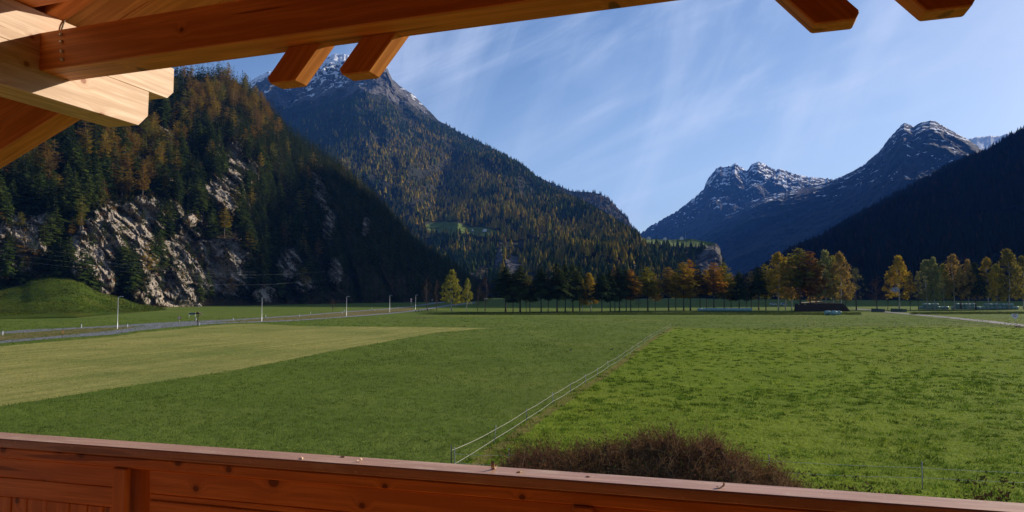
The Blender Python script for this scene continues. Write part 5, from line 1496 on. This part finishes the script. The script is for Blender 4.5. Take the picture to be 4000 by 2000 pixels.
tape_fence('tape_fence', 'white double tape fence along the near side of the pasture beside the thicket', fb, [1.0, 1.0, 1.0, 1.08, 1.0, 1.0], [M_POSTGREY], (0.77, 0.42), 'electric tape fences', 0.012, 0.02)
tape_fence('tape_fence', 'thin fence with dark stakes across the far edge of the pasture', gp([(2640, 1281), (2926, 1284), (3030, 1283), (3148, 1282), (3257, 1279), (3362, 1277), (3499, 1276), (3633, 1275), (3758, 1276), (3930, 1279)]), [.95] * 10, [M_POSTDARK, M_POSTGREY], (0.9,), 'electric tape fences', 0.01, 0.025)
tape_fence('tape_fence', 'thin wire fence with two dark stakes along the field path', gp([(3500, 1214), (3658, 1235), (3786, 1242), (4050, 1262)]), [1.2] * 4, [M_POSTDARK], (0.9,), 'electric tape fences', 0.012, 0.03)

# ------------------------------------------------------------------ bramble thicket below the balcony
M_STALK = foliage('dry_stalks', 0.2, True)
def thicket():
    root = thing('bramble_thicket', 'big brown withered bramble thicket in front of the pasture, right of the corner post', 'thicket', (4.2, 22.5, 0))
    Dm = 22.5
    # mounds (u, vtop, half width px)
    M_ = [(1990, 1735, 110), (2080, 1705, 110), (2180, 1700, 100), (2290, 1720, 110), (2400, 1655, 110), (2520, 1618, 110), (2650, 1628, 110), (2760, 1655, 110), (2850, 1715, 110), (2950, 1770, 100), (3050, 1825, 110)]
    hl = [(float(ray(u, v)[0] / ray(u, v)[1] * Dm), float(at_depth(u, v, Dm)[2]), hw / F_PX * Dm) for u, v, hw in M_]
    def height(x):
        z = 0
        cx = [hl[0][0] - 0.5] + [q[0] for q in hl] + [hl[-1][0] + 1.0]; hh = [0.9] + [q[1] for q in hl] + [0.4]
        return float(np.interp(x, cx, hh)) * (1 + .03 * math.sin(x * 3.1) + .03 * math.sin(x * 7.7))
    xs = np.linspace(hl[0][0] - 1.2, hl[-1][0] + 1.0, 90); ys = np.linspace(-2.0, 2.0, 22)
    X, Y = np.meshgrid(xs, ys)
    hz = np.array([height(x) for x in xs])
    Z = hz[None] * np.clip(1 - (np.abs(Y) / 2.05) ** 2.2, 0, 1) ** .6 * 0.80
    P = np.stack([X, Y + Dm, Z], -1).reshape(-1, 3)
    P[:, 2] *= 0.84 + .28 * fbm(P * 1.5, 3)
    P[:, 1] += .3 * fbm(P * 1.7 + 9, 2)
    i = (np.arange(len(ys) - 1)[:, None] * 90 + np.arange(89)[None]).ravel()
    me = mesh_np('mound', P - [4.2, 22.5, 0.05], [np.stack([i, i + 1, i + 91, i + 90], 1)], True)
    link('mound', me, plain('dead_leaf_litter', (0.06, 0.034, 0.018), 0.95, 0, .5, 8, .05), root)
    V, C = [], []
    # stalks: bent ribbons
    def stalk(p, L_, d, w, col):
        pts = [p]; v = np.array(d); n = 4
        for k in range(n):
            v = v + np.array([rng.normal(0, .16), rng.normal(0, .16), -0.10 * k + rng.normal(0, .06)]); v /= np.linalg.norm(v)
            pts.append(pts[-1] + v * L_ / n)
        side = np.cross(v, [0, 1, 0]) + rng.normal(0, .2, 3); side /= np.linalg.norm(side)
        for k in range(n):
            w0, w1 = w * (1 - k / n), w * (1 - (k + 1) / n)
            a, b, c, e = pts[k] - side * w0, pts[k] + side * w0, pts[k + 1] + side * w1, pts[k + 1] - side * w1
            V.extend([a, b, c, a, c, e]); C.extend([col] * 6)
        return pts
    LV, LC = [], []
    G = P.reshape(22, 90, 3)
    for s in range(14000):
        r, c = rng.integers(1, 21), rng.integers(0, 90)
        p = G[r, c].copy() - [0, 0, .08]
        if p[2] < 0.12: continue
        top = p[2] > 0.55 * height(p[0])
        col = np.array([(0.18, 0.088, 0.045), (0.13, 0.065, 0.034), (0.25, 0.135, 0.065), (0.07, 0.038, 0.022), (0.30, 0.20, 0.11)][rng.choice(5, p=[.32, .25, .18, .12, .13])]) * rng.uniform(.7, 1.2)  # palest tone imitates sunlit twigs, light put into the colour
        d = np.array([rng.normal(0, .45), rng.normal(-.15, .4), 1.0 if rng.random() < .7 else .2]); d /= np.linalg.norm(d)
        L_ = rng.uniform(.28, .9) * (1.25 if top and rng.random() < .25 else .8)
        if (c < 30 or c > 66) and rng.random() < .4: L_ *= 1.3
        pts = stalk(p, L_, d, rng.uniform(.004, .010), col)
        for k in range(rng.integers(0, 4)):
            q = pts[rng.integers(1, 5)] + rng.normal(0, .03, 3); e, g = rng.normal(0, .035, 3), rng.normal(0, .035, 3)
            LV.extend([q, q + e, q + g])
            lc = np.array([(0.12, 0.06, 0.03), (0.17, 0.085, 0.038), (0.055, 0.07, 0.018), (0.08, 0.04, 0.022), (0.2, 0.14, 0.035)][rng.choice(5, p=[.36, .24, .18, .17, .05])]); LC.extend([lc] * 3)
    # thin upright stems that rise above the mound
    for s in range(240):
        x = rng.uniform(xs[0] + .6, xs[-1] - .6) if rng.random() < .6 else rng.normal(5.6, 1.0)
        if not xs[0] < x < xs[-1]: continue
        p = np.array([x, Dm + rng.normal(0, .5), height(x) * .7])
        stalk(p, rng.uniform(.6, 1.25), np.array([rng.normal(0, .14), rng.normal(0, .14), 1]), .004, np.array((0.10, 0.055, 0.035)))
    for (LVx, LCx, nm) in ((V, C, 'stalks'), (LV, LC, 'leaves')):
        A = np.array(LVx) - [4.2, 22.5, 0]
        me = mesh_np(nm, A, [np.arange(len(A)).reshape(-1, 3)]); tint_attr(me, np.c_[np.array(LCx), np.ones(len(LCx))])
        o = link(nm, me, M_STALK, root); o['kind'] = 'stuff'
thicket()
def weed(u, v, D, label, h, dens, spread):
    b = at_depth(u, 1500, D); base = np.array([b[0], b[1], 0])
    o = thing('dry_weed', label, 'weed', tuple(base), 0, 'dry weeds along the balcony')
    V, C = [], []
    for s in range(dens):
        p = np.array([rng.normal(0, spread), rng.normal(0, spread), 0]); L_ = h * rng.uniform(.5, 1.05); d = np.array([rng.normal(0, .12), rng.normal(0, .12), 1])
        a = p; w = .006
        for k in range(4):
            q = a + d / np.linalg.norm(d) * L_ / 4 + rng.normal(0, .02, 3); V += [a - [w, 0, 0], a + [w, 0, 0], q]; C += [np.array((0.10, 0.055, 0.03)) * rng.uniform(.6, 1.2)] * 3; a = q
            for r in range(5):
                e, g = rng.normal(0, .05, 3), rng.normal(0, .05, 3); m = a + rng.normal(0, .05, 3); V += [m, m + e, m + g]; C += [np.array([(0.075, 0.04, 0.022), (0.05, 0.06, 0.018)][rng.integers(2)]) * rng.uniform(.6, 1.2)] * 3
    A = np.array(V); me = mesh_np('stalks', A, [np.arange(len(A)).reshape(-1, 3)]); tint_attr(me, np.c_[np.array(C), np.ones(len(C))])
    x = link('stalks', me, M_STALK, o); x['kind'] = 'stuff'
for (u, v, D, lab, h, dens, sp) in [(3155, 1860, 19.5, 'sparse dry weed sprig just right of the bramble thicket', 1.75, 14, .25), (3300, 1880, 19, 'bushy dry weed behind the handrail between thicket and fence stake', 1.9, 30, .35), (3420, 1900, 19, 'thin dry weed left of the right hand fence stake', 1.75, 16, .3),
        (3540, 1910, 18.5, 'low dry weed at the foot of the right hand fence stake', 1.55, 26, .5), (3690, 1920, 18.5, 'low green brown weed right of the right hand fence stake', 1.5, 26, .5), (3830, 1880, 18.5, 'tall dry weed standing clear of the handrail right of the fence stakes', 2.05, 24, .25), (3950, 1890, 18.5, 'tall dense dry weed at the frame edge behind the handrail', 2.0, 40, .3), (2010, 1810, 21, 'leafy sprig at the left foot of the bramble thicket', 1.9, 16, .3)]:
    weed(u, v, D, lab, h, dens, sp)

# ------------------------------------------------------------------ roadside furniture
def street_lamp():
    o = thing('street_lamp', '', 'street lamp', (0, 0, 0), 0, 'lamps along the road')
    mb = MB(); mb.tube([(0, 0, -.05), (0, 0, .02), (0, 0, 1.2), (0, 0, 1.22), (0, 0, 6.5)], [.12, .09, .085, .065, .045], 10); mb.build('pole', M_METAL, o, True)
    mb = MB(); mb.tube([(0, 0, 6.42), (.12, 0, 6.52), (.3, 0, 6.55)], [.035, .03, .03], 8); mb.build('arm', M_METAL, o, True)
    mb = MB(); mb.prism([(.26, 6.50), (.95, 6.53), (.98, 6.57), (.9, 6.62), (.35, 6.63), (.26, 6.58)], -.13, .13); h = mb.build('lamp_head', M_METAL, o, bevel=.015)
    mb = MB(); mb.prism([(.4, 6.492), (.88, 6.512), (.88, 6.527), (.4, 6.507)], -.09, .09); mb.build('lamp_glass', M_WINDOW, h)
    return o
lamp0 = street_lamp()
LAMPS = [(458, 1285, 1158, 'tallest looking grey street lamp in front of the grass knoll'), (1022, 1256, 1160, 'grey street lamp in front of the shaded cliff, second along the road'), (1353, 1236, 1158, 'grey street lamp beside the brown snow pole, third along the road'), (1522, 1220, 1153, 'grey street lamp in front of the dark larch wood, fourth along the road'), (1623, 1214, 1152, 'farthest grey street lamp near the round signs and leafless tree')]
for i, (u, v, vt, lab) in enumerate(LAMPS):
    o = lamp0 if i == 0 else copy_tree(lamp0)
    b = on_ground(u, v); o.location = b; h = at_depth(u, vt, b[1])[2]
    o.scale = (1, 1, h / 6.6); o['label'] = lab
def delineator():
    o = thing('delineator_post', '', 'delineator', (0, 0, 0), 0, 'white delineators along the road')
    mb = MB(); mb.prism([(-.06, -.05), (.06, -.05), (.06, .72), (-.06, .78)], -.05, .05); mb.build('post', M_WHITE, o, bevel=.01)
    mb = MB(); mb.prism([(-.062, .781), (.062, .721), (.062, .94), (-.062, 1.0)], -.052, .052); c = mb.build('black_cap', M_BLACK, o, bevel=.008)
    mb = MB(); mb.box((0, -.054, .86), (.05, .006, .1)); mb.build('reflector', M_WHITE, c)
    return o
del0 = delineator()
DEL = [(10, 1310, 'white delineator at the left edge of the photo between the two roads'), (318, 1280, 'white delineator beyond the main road left of the nearest lamp'), (498, 1279, 'white delineator on the verge right of the nearest lamp'), (766, 1254, 'slim white delineator behind the wayside shrine'), (779, 1271, 'white marker post at the foot of the wayside shrine'), (911, 1252, 'white delineator right of the road fork'), (1038, 1239, 'white delineator just right of the second lamp beyond the road'),
       (1170, 1237, 'white delineator on the verge between second and third lamp'), (1213, 1226, 'white delineator beyond the road between second and third lamp'), (1337, 1226, 'white delineator on the verge just left of the third lamp'), (1345, 1216, 'white delineator beyond the road just behind the third lamp'), (1464, 1214, 'white delineator on the verge left of the fourth lamp'), (1453, 1207, 'tiny white delineator beyond the road left of the fourth lamp'), (1555, 1205, 'white delineator on the verge right of the fourth lamp'), (1614, 1199, 'farthest white delineator beside the fifth lamp')]
for i, (u, v, lab) in enumerate(DEL):
    o = del0 if i == 0 else copy_tree(del0)
    o.location = on_ground(u, v); o['label'] = lab; s = 1.0 if i != 4 else 0.85; o.scale = (s, s, s)
for (u, v, vt, lab, m) in [(243, 1320, 1282, 'orange and black snow pole at the edge of the side road', M_ORANGE), (1267, 1250, 1226, 'brown snow pole on the verge between second and third lamp', plain('faded_brown_paint', (0.20, 0.09, 0.04), .7)), (1618, 1199, 1160, 'tall brown wooden pole behind the farthest lamp', M_LOG)]:
    b = on_ground(u, v); h = at_depth(u, vt, b[1])[2]
    o = thing('snow_pole', lab, 'pole', b, 0, 'poles by the roads')
    mb = MB(); mb.tube([(0, 0, -.03), (0, 0, h * .42)], .035, 8); mb.build('lower_pole', M_BLACK if m is M_ORANGE else m, o)
    mb = MB(); mb.tube([(0, 0, h * .42), (0, 0, h * .75)], .045, 8); mb.build('painted_band', m, o)
    mb = MB(); mb.tube([(0, 0, h * .75), (0, 0, h)], .035, 8); mb.build('pole_top', M_BLACK if m is M_ORANGE else m, o); o.rotation_euler = (0, .04 if m is M_ORANGE else 0, 0)
# give way sign
b = on_ground(699, 1278)
o = thing('give_way_sign', 'red and white triangular give way sign by the road fork', 'sign', b, -.1)
mb = MB(); mb.tube([(0, .05, -.05), (0, .05, 2.35)], .04, 8); mb.build('post', M_METAL, o, True)
tri = lambda s, zc: [(-.46 * s, zc + .27 * s), (0, zc - .53 * s), (.46 * s, zc + .27 * s)]
mb = MB(); mb.prism(tri(1.0, 1.95), -.012, .012); mb.build('red_border', M_RED, o, bevel=.004)
mb = MB(); mb.prism(tri(.62, 1.95), -.017, -.013); mb.build('white_field', M_WHITE, o)
# place board on two posts
b = on_ground(750, 1254)
o = thing('road_board', 'dark green board on two pale posts left of the shrine', 'sign', b, .05)
for x in (-.78, .78):
    mb = MB(); mb.tube([(x, 0, -.05), (x, 0, 2.3)], .045, 8); mb.build('post', M_METAL, o, True)
mb = MB(); mb.box((0, -.06, 1.93), (1.5, .03, .52)); mb.build('board', M_GREENSIGN, o, bevel=.01)
for z in (1.68, 2.18):
    mb = MB(); mb.box((0, -.078, z), (1.5, .006, .04)); mb.build('edge_strip', M_METAL, o)
mb = MB(); mb.tube([(.55, .3, -.03), (.78, 0, 1.4)], .025, 6); mb.build('brace', M_POSTDARK, o)
# wayside shrine
b = on_ground(773, 1271)
o = thing('wayside_shrine', 'dark wooden wayside shrine with a little gabled roof by the road fork', 'shrine', b, .12)
mb = MB(); mb.prism([(-.09, -.05), (.09, -.05), (.07, 2.75), (-.07, 2.75)], -.08, .08); mb.build('post', M_DARKWOOD, o, bevel=.01)
mb = MB(); mb.box((0, -.02, 2.1), (.8, .1, .11)); mb.build('crossbar', M_DARKWOOD, o, bevel=.008)
for s in (-1, 1):
    mb = MB(); mb.prism([(0, 3.05), (s * .82, 2.38), (s * .82, 2.46), (0, 3.14)], -.42, .42); r = mb.build('roof_slope', M_DARKWOOD, o, bevel=.006)
    mb = MB(); mb.prism([(0, 3.0), (s * .80, 2.345), (s * .80, 2.375), (0, 3.045)], -.44, -.39); mb.build('barge_board', M_SHED, r)
mb = MB(); mb.prism([(-.55, 2.52), (.55, 2.52), (0, 2.96)], -.05, .0); mb.build('gable_panel', M_DARKWOOD, o)
mb = MB(); mb.box((-.05, -.2, .95), (.42, .22, .16)); fbx = mb.build('flower_box', M_DARKWOOD, o, bevel=.01)
mb = MB()
for k in range(14): mb.box((rng.uniform(-.24, .14), rng.uniform(-.28, -.12), 1.06 + rng.uniform(0, .14)), (.07, .06, .06), rng.uniform(0, 3))
x = mb.build('flowers', plain('red_brown_flowers', (0.16, 0.04, 0.03), .9), fbx); x['kind'] = 'stuff'
# traffic signs in the shade
def round_sign(name, u, v, vt, discs, lab, stripe=False):
    b = on_ground(u, v); H = at_depth(u, vt, b[1])[2]
    o = thing(name, lab, 'sign', b, .05)
    mb = MB(); mb.tube([(0, .06, -.05), (0, .06, H)], .05, 8); mb.build('post', M_METAL, o, True)
    for k in range(discs):
        z = H - .5 - k * 1.05
        an = np.linspace(0, 6.283, 25)[:-1]
        mb = MB(); mb.prism([(.5 * math.cos(t), z + .5 * math.sin(t)) for t in an], -.015, .015); d = mb.build('disc', M_RED if not stripe else M_WHITE, o)
        mb = MB(); mb.prism([(.36 * math.cos(t), z + .36 * math.sin(t)) for t in an], -.021, -.016); mb.build('disc_centre', M_WHITE, d)
        if stripe:
            mb = MB(); mb.prism([(-.40, z - .28), (-.28, z - .40), (.40, z + .28), (.28, z + .40)], -.026, -.022); mb.build('diagonal_bar', M_BLACK, d)
    return o
round_sign('traffic_sign', 1606, 1203, 1165, 2, 'pole with two round red rimmed signs, one above the other, beside the road')
round_sign('traffic_sign', 1688, 1184, 1169, 1, 'round white sign with dark diagonal bar behind the leafless tree', True)
# railing near the leafless tree
b = on_ground(1623, 1219); e_ = on_ground(1695, 1216)
o = thing('timber_railing', 'low dark timber railing under the leafless tree', 'railing', b)
dv = e_ - b
for s in np.linspace(0, 1, 7):
    mb = MB(); p = dv * s; mb.box((p[0], p[1], .45), (.14, .14, .95)); mb.build('railing_post', M_DARKWOOD, o)
for z in (.42, .82):
    mb = MB(); mb.tube([np.array([0, -.1, z]), dv + [0, -.1, z]], .05, 6); mb.build('rail', M_DARKWOOD, o)
# sign by the field path
b = on_ground(3966, 1276)
o = thing('field_path_sign', 'white board with a dark ring and a small plate below, by the field path', 'sign', b, -.15)
mb = MB(); mb.tube([(0, .05, -.05), (0, .05, 2.8)], .035, 8); mb.build('post', M_POSTGREY, o, True)
mb = MB(); mb.box((0, 0, 2.43), (1.36, .03, .74)); bd = mb.build('board', M_WHITE, o, bevel=.008)
an = np.linspace(0, 6.283, 33)
mb = MB()
for i in range(32):
    r0, r1 = .20, .31; q = [(r * math.cos(t), 2.43 + r * math.sin(t)) for r, t in ((r0, an[i]), (r1, an[i]), (r1, an[i + 1]), (r0, an[i + 1]))]
    mb.prism(q, -.023, -.018)
mb.build('ring', M_RED, bd)
mb = MB(); mb.box((0.08, 0, 1.86), (.62, .025, .36)); mb.build('small_plate', M_WHITE, o, bevel=.006)
b2 = on_ground(3973, 1275)
tag(fence_post(1.0, .035, None).build('stake', M_POSTDARK, None, True), 'short dark stake right beside the sign with the ring', 'stake').location = b2
mb = MB(); n = 20
me = None
def rock_mesh(seed, flat=.7):
    bm = bmesh.new(); bmesh.ops.create_icosphere(bm, subdivisions=3, radius=1)
    P = np.array([v.co[:] for v in bm.verts]); d = 0.35 * fbm(P * 1.1 + seed * 9.1, 2) + 0.35 * facet(P * 1.4 + seed * 5.0, 1.0)
    for v, k in zip(bm.verts, d): v.co *= (1 + k); v.co.z *= flat
    m_ = bpy.data.meshes.new('boulder'); bm.to_mesh(m_); bm.free(); return m_
M_BOULD = plain('grey_boulder_rock', (0.36, 0.32, 0.27), .9, 0, .4, 1.5, .1)
def surf_z(P, U, Vv, u, v):
    i = np.argmin((U - u) ** 2 + (Vv - v) ** 2); return P[i]
for i, (u, v, s, lab) in enumerate([(755, 1214, 2.3, 'largest pale boulder at the foot of the cliff above the green board'), (777, 1193, 1.5, 'pinkish boulder on the grass slope right of the largest boulder'), (683, 1211, 1.3, 'small grey boulder at the cliff foot left of the largest boulder'), (768, 1205, 1.0, 'small whitish boulder leaning beside the largest boulder'), (652, 1200, 1.2, 'pale boulder at the grass edge under the cliff, leftmost of the boulders')]):
    D = 350; p = on_ground(u, min(v, 1214) + 0) if v > 1205 else at_depth(u, v, 395)
    p = at_depth(u, v, 372 if v > 1203 else 392)
    o = link('boulder', rock_mesh(i + 1), M_BOULD, None, (p[0], p[1], p[2] - .1)); o.scale = (s * 1.1, s, s); o.rotation_euler = (0, .4, i * 1.3)
    tag(o, lab, 'boulder', 'boulders under the cliff')
o = link('earth_heap', rock_mesh(9, .35), M_EARTH, None, tuple(on_ground(3985, 1277))); o.scale = (1.1, .8, .7); tag(o, 'small dark earth heap right of the sign with the ring', 'earth heap')

# ------------------------------------------------------------------ wrapped bales
def bale_mesh():
    mb = MB(); r, h, c = .75, .9, .16
    pr = [(-h, r - .3), (-h, r - c), (-h + c * .35, r - c * .3), (-h + c, r), (h - c, r), (h - c * .35, r - c * .3), (h, r - c), (h, r - .3)]
    n = 20; V = []
    for x, rr in pr:
        for k in range(n): V.append((x, rr * math.cos(6.283 * k / n), r + rr * math.sin(6.283 * k / n) * (0.97 if math.sin(6.283 * k / n) > 0 else 1)))
    F_ = [(i * n + k, i * n + (k + 1) % n, (i + 1) * n + (k + 1) % n, (i + 1) * n + k) for i in range(len(pr) - 1) for k in range(n)]
    F_ += [tuple(range(n))[::-1], tuple(range((len(pr) - 1) * n, len(pr) * n))]
    mb.add(V, F_); return mb.mesh('wrapped_bale', True)
BALE = bale_mesh(); BALE.materials.append(M_BALE)
ORD = ['first', 'second', 'third', 'fourth', 'fifth', 'sixth', 'seventh', 'eighth', 'ninth', 'tenth', 'eleventh', 'twelfth', 'thirteenth']
def bale(p, lab, group, rz=0.0, s=1.0):
    o = link('wrapped_bale', BALE, None, None, tuple(p)); o.rotation_euler = (random.uniform(0, .2) - .1, 0, rz); o.scale = (s, s * random.uniform(.97, 1.03), s * random.uniform(.96, 1.03))
    return tag(o, lab, 'hay bale', group)
for i in range(12):
    u = 2734 + i * 17.6
    p = on_ground(u, 1217); p[1] += (i % 2) * .25
    bale(p, f'{ORD[i]} teal wrapped bale from the left in the single row under the larches', 'bales in the row under the larches', random.uniform(-.08, .08))
for k, (u, v, rz, lab) in enumerate([(3232, 1231, .05, 'left teal bale of the three lying loose in front of the log pile'), (3258, 1231.5, -.04, 'middle teal bale of the three lying loose in front of the log pile'), (3277, 1230, 1.2, 'right teal bale, turned end on, of the three in front of the log pile')]):
    bale(on_ground(u, v), lab, 'loose bales in front of the log pile', rz, 1.02)
for (u0, nb, t0, nt_, nm) in [(3599, 7, 1, 4, 'stack beside the path birches'), (3724, 7, 1, 5, 'middle stack under the copper birch'), (3840, 9, 1, 7, 'last stack near the round sign')]:
    for i in range(nb):
        p = on_ground(u0 + i * 16.2, 1208.7); bale(p, f'{ORD[i]} bale from the left, lower layer, {nm}', 'stacked bales: ' + nm, random.uniform(-.06, .06), .96)
    for i in range(nt_):
        p = on_ground(u0 + (i + t0) * 16.2 - 4 + random.uniform(-2, 2), 1208.7); p[2] = 1.40; p[1] += .1
        bale(p, f'{ORD[i]} bale from the left, upper layer, {nm}', 'stacked bales: ' + nm, random.uniform(-.06, .06), .96)

# ------------------------------------------------------------------ log pile, shed, parapets, buildings, cars
def log_pile():
    a, b = on_ground(3112, 1217), on_ground(3322, 1217)
    o = thing('log_pile', 'long dark log pile under the tall birches left of the field path', 'log pile', a)
    W = b[0] - a[0]; mb = MB(); r = .17; n = 0
    for row in range(11):
        z = r + row * r * 1.75
        x0 = .0 + row * .05 + (row % 2) * r; x1 = W - row * .26
        x = x0
        while x < x1:
            rr = r * random.uniform(.8, 1.1); y = random.uniform(-.12, .12)
            mb.tube([(x, y - .1, z), (x, y + 2.6, z)], rr, 6); x += r * 2.02
            if x < 4.2 and row > 8: x += 2
    k = mb.build('logs', M_LOG, o); k['kind'] = 'stuff'
    mb = MB(); mb.prism([(3.8, 2.12), (W - 4, 2.14), (W - 4, 2.18), (3.8, 2.16)], -.25, 2.8); mb.build('cover_sheet', M_BLACK, o)
log_pile()
def gable_house(name, lab, p, w, d, h, rh, rz, wall, roof, wins, group=None, cat='house'):
    o = thing(name, lab, cat, tuple(p), rz, group)
    mb = MB(); mb.prism([(-w / 2, -1), (w / 2, -1), (w / 2, h), (0, h + rh), (-w / 2, h)], -d / 2, d / 2); mb.build('wall', wall, o)
    for s in (-1, 1):
        mb = MB(); k = 1.16
        mb.prism([(0, h + rh + .06), (s * w / 2 * k, h + rh - rh * k + .06), (s * w / 2 * k, h + rh - rh * k + .3), (0, h + rh + .32)], -d / 2 - .7, d / 2 + .7); mb.build('roof', roof, o)
    for (x, z, ww, hh) in wins:
        mb = MB(); mb.box((x, -d / 2 - .03, z), (ww, .08, hh)); f = mb.build('window', M_WINDOW, o)
        mb = MB(); mb.box((x, -d / 2 - .08, z - hh / 2 - .05), (ww + .2, .16, .08)); mb.build('sill', M_WHITE, f)
    return o
a = at_depth(3145, 1193, 300); b = at_depth(3262, 1193, 300)
gable_house('field_shed', 'pale low shed rising just behind the log pile', [(a[0] + b[0]) / 2, 300, 0], b[0] - a[0], 5, 3.2, .5, 0, M_SHED, M_SHED, [(-3, 2.2, .8, .6)], None, 'shed')
for (u0, u1, lab) in [(3404, 3437, 'dark green bridge parapet on the left of the field path'), (3480, 3522, 'dark green bridge parapet on the right of the field path')]:
    a, b = on_ground(u0, 1219), on_ground(u1, 1218)
    o = thing('bridge_parapet', lab, 'parapet', a, 0, 'parapets of the field path bridge')
    L_ = b[0] - a[0]; npan = 3
    for k in range(npan):
        mb = MB(); mb.prism([(L_ * k / npan + .02, -.1), (L_ * (k + 1) / npan - .02, -.1), (L_ * (k + 1) / npan - .02, 1.45 - .1 * (k + 1)), (L_ * k / npan + .02, 1.45 - .1 * k)], -.06, .06); mb.build('panel', M_PARAPET, o)
    for k in range(npan + 1):
        mb = MB(); mb.box((L_ * k / npan, -.1, .7), (.12, .12, 1.5)); mb.build('post', M_PARAPET, o)
    o.rotation_euler = (0, 0, .1)
M_DULLP = plain('shade_toned_plaster', (0.30, 0.31, 0.33), 0.8)  # pale farm walls toned down, the slope's shade put into their colour
def on_slope(P, u, v):
    U, Vv = project(P); i = np.argmin((U - u) ** 2 + (Vv - v) ** 2); return P[i]
p = on_slope(DP, 3625, 1112); p2 = on_slope(DP, 3475, 1136)
gable_house('farmhouse', 'white farmhouse seen through the pale birches on the right', [p[0], p[1] - 18, p[2] - 2], 20, 12, 8, 3.5, .2, M_DULLP, M_ROOFT, [(-6, 5.5, 1.4, 1.6), (-2, 5.5, 1.4, 1.6), (2, 5.5, 1.4, 1.6), (6, 5.5, 1.4, 1.6)], 'farm buildings below the shaded slope')
gable_house('farm_barn', 'pale flat roofed barn between the parapets and the golden birch', [p2[0], p2[1] - 14, p2[2] - 2], 14, 9, 5, 1.2, -.1, M_DULLP, M_ROOFT, [(-3, 3, 1.4, 1.2), (3, 3, 1.4, 1.2)], 'farm buildings below the shaded slope', 'barn')
HS = [(1893, 902, 'white house at the right end of the upper mountain meadow', MP), (1845, 900, 'small pale hut in the middle of the upper mountain meadow', MP), (2497, 914, 'white house among trees above the cliff terrace', MP), (2533, 930, 'brown roofed farmhouse at the left end of the cliff terrace meadow', MP), (2598, 934, 'white farmhouse in the middle of the cliff terrace meadow', MP), (2660, 930, 'pale farmhouse beside the mast on the cliff terrace', MP)]
for k, (u, v, lab, PP) in enumerate(HS):
    q = on_slope(PP, u, v + 3)
    gable_house('mountain_house', lab, [q[0], q[1] - 4, q[2] - .5], 9 if k != 1 else 6, 8, 5 if k != 1 else 3, 2.5, .3 - .1 * k, M_PLASTER, M_ROOFT, [(-2, 3, 1.2, 1.2), (2, 3, 1.2, 1.2)], 'houses on the mountain terraces')
q = on_slope(MP, 2677, 930)
tag(fence_post(22, .35, None).build('radio_mast', M_METAL, None), 'thin mast rising from the cliff terrace meadow', 'mast').location = (q[0], q[1] - 3, q[2])
def car(p, lab, col, rz):
    o = thing('parked_car', lab, 'car', tuple(p), rz, 'cars parked beyond the tree row')
    mb = MB(); mb.prism([(-2.1, .35), (2.1, .35), (2.15, .75), (1.3, .92), (-1.9, .95), (-2.15, .8)], -.85, .85); mb.build('body', col, o, bevel=.06, seg=2)
    mb = MB(); mb.prism([(-1.8, .94), (1.1, .92), (.45, 1.45), (-1.4, 1.46)], -.74, .74); c = mb.build('cabin', M_WINDOW, o, bevel=.06, seg=2)
    mb = MB(); mb.prism([(-1.36, 1.455), (.42, 1.445), (.3, 1.49), (-1.2, 1.50)], -.7, .7); mb.build('roof', col, c, bevel=.01)
    for x in (-1.3, 1.3):
        for y in (-.8, .8):
            mb = MB(); mb.tube([(x, y - .1, .32), (x, y + .1, .32)], .32, 14); w = mb.build('wheel', M_BLACK, o, True)
M_CARW = plain('silver_car_paint', (0.5, 0.52, 0.55), .3, .3); M_CARB = plain('pale_blue_car_paint', (0.35, 0.42, 0.5), .3, .2)
car(on_ground(3020, 1192), 'silver car parked in the shade behind the golden birch cluster', M_CARW, .1)
car(on_ground(3062, 1192), 'pale blue car parked right of the silver car behind the birch cluster', M_CARB, -.05)

# ------------------------------------------------------------------ power line past the cliff, crows
o = thing('power_line', 'thin power wires sagging past the pale cliffs', 'power line', tuple(at_depth(-500, 900, 240)))
o_ = np.array(o.location)
for (u0, v0, um, vm, u1, v1) in [(-300, 860, 330, 1000, 1000, 1062), (-300, 880, 330, 1015, 1000, 1066), (-300, 935, 330, 1030, 1000, 1075), (-300, 960, 330, 1048, 1000, 1085), (700, 1060, 1000, 1074, 1280, 1060), (700, 1102, 1000, 1112, 1280, 1092)]:
    A, Bm, C_ = at_depth(u0, v0, 235), at_depth(um, vm, 275), at_depth(u1, v1, 335)
    if u0 == 700: A, Bm, C_ = at_depth(u0, v0, 300), at_depth(um, vm, 360), at_depth(u1, v1, 440)
    t = np.linspace(0, 1, 14)[:, None]
    tm = .48
    pts = A * ((t - tm) * (t - 1)) / (tm) + Bm * (t * (t - 1)) / (tm * (tm - 1)) + C_ * (t * (t - tm)) / (1 - tm)
    mb = MB(); mb.tube(pts - o_, .011, 4, False); mb.build('wire', M_METAL, o)
def crow(u, v, lab, rz):
    b = on_ground(u, v); mb = MB()
    mb.tube([(-.24, 0, .16), (-.12, 0, .17), (0, 0, .2), (.1, 0, .24), (.15, 0, .30), (.19, 0, .32), (.24, 0, .315), (.29, 0, .30)], [.015, .035, .075, .065, .04, .042, .02, .004], 8)
    for y in (-.03, .03): mb.tube([(0, y, .16), (.01, y, .0)], .007, 4)
    tag(mb.build('crow', M_BLACK, None, True), lab, 'bird', 'crows on the meadow').location = b; 
    bpy.data.objects[-1] if False else None
crow(2229, 1373, 'black crow on the meadow left of the tape fence, the nearer to the frame centre', .3)
crow(2389, 1371, 'black crow on the meadow close beside the tape fence', 2)
# roadside shrub
sh = BARE_LEAF[0]
plant('roadside_shrub', 'round reddish brown shrub at the foot of the shaded cliff beyond the road', 'shrub', None, on_ground(1300, 1216), 5.2, sh, BARE[0][1], (0.09, 0.05, 0.03), 1.7, 0, 'crown', BARE[0][0])
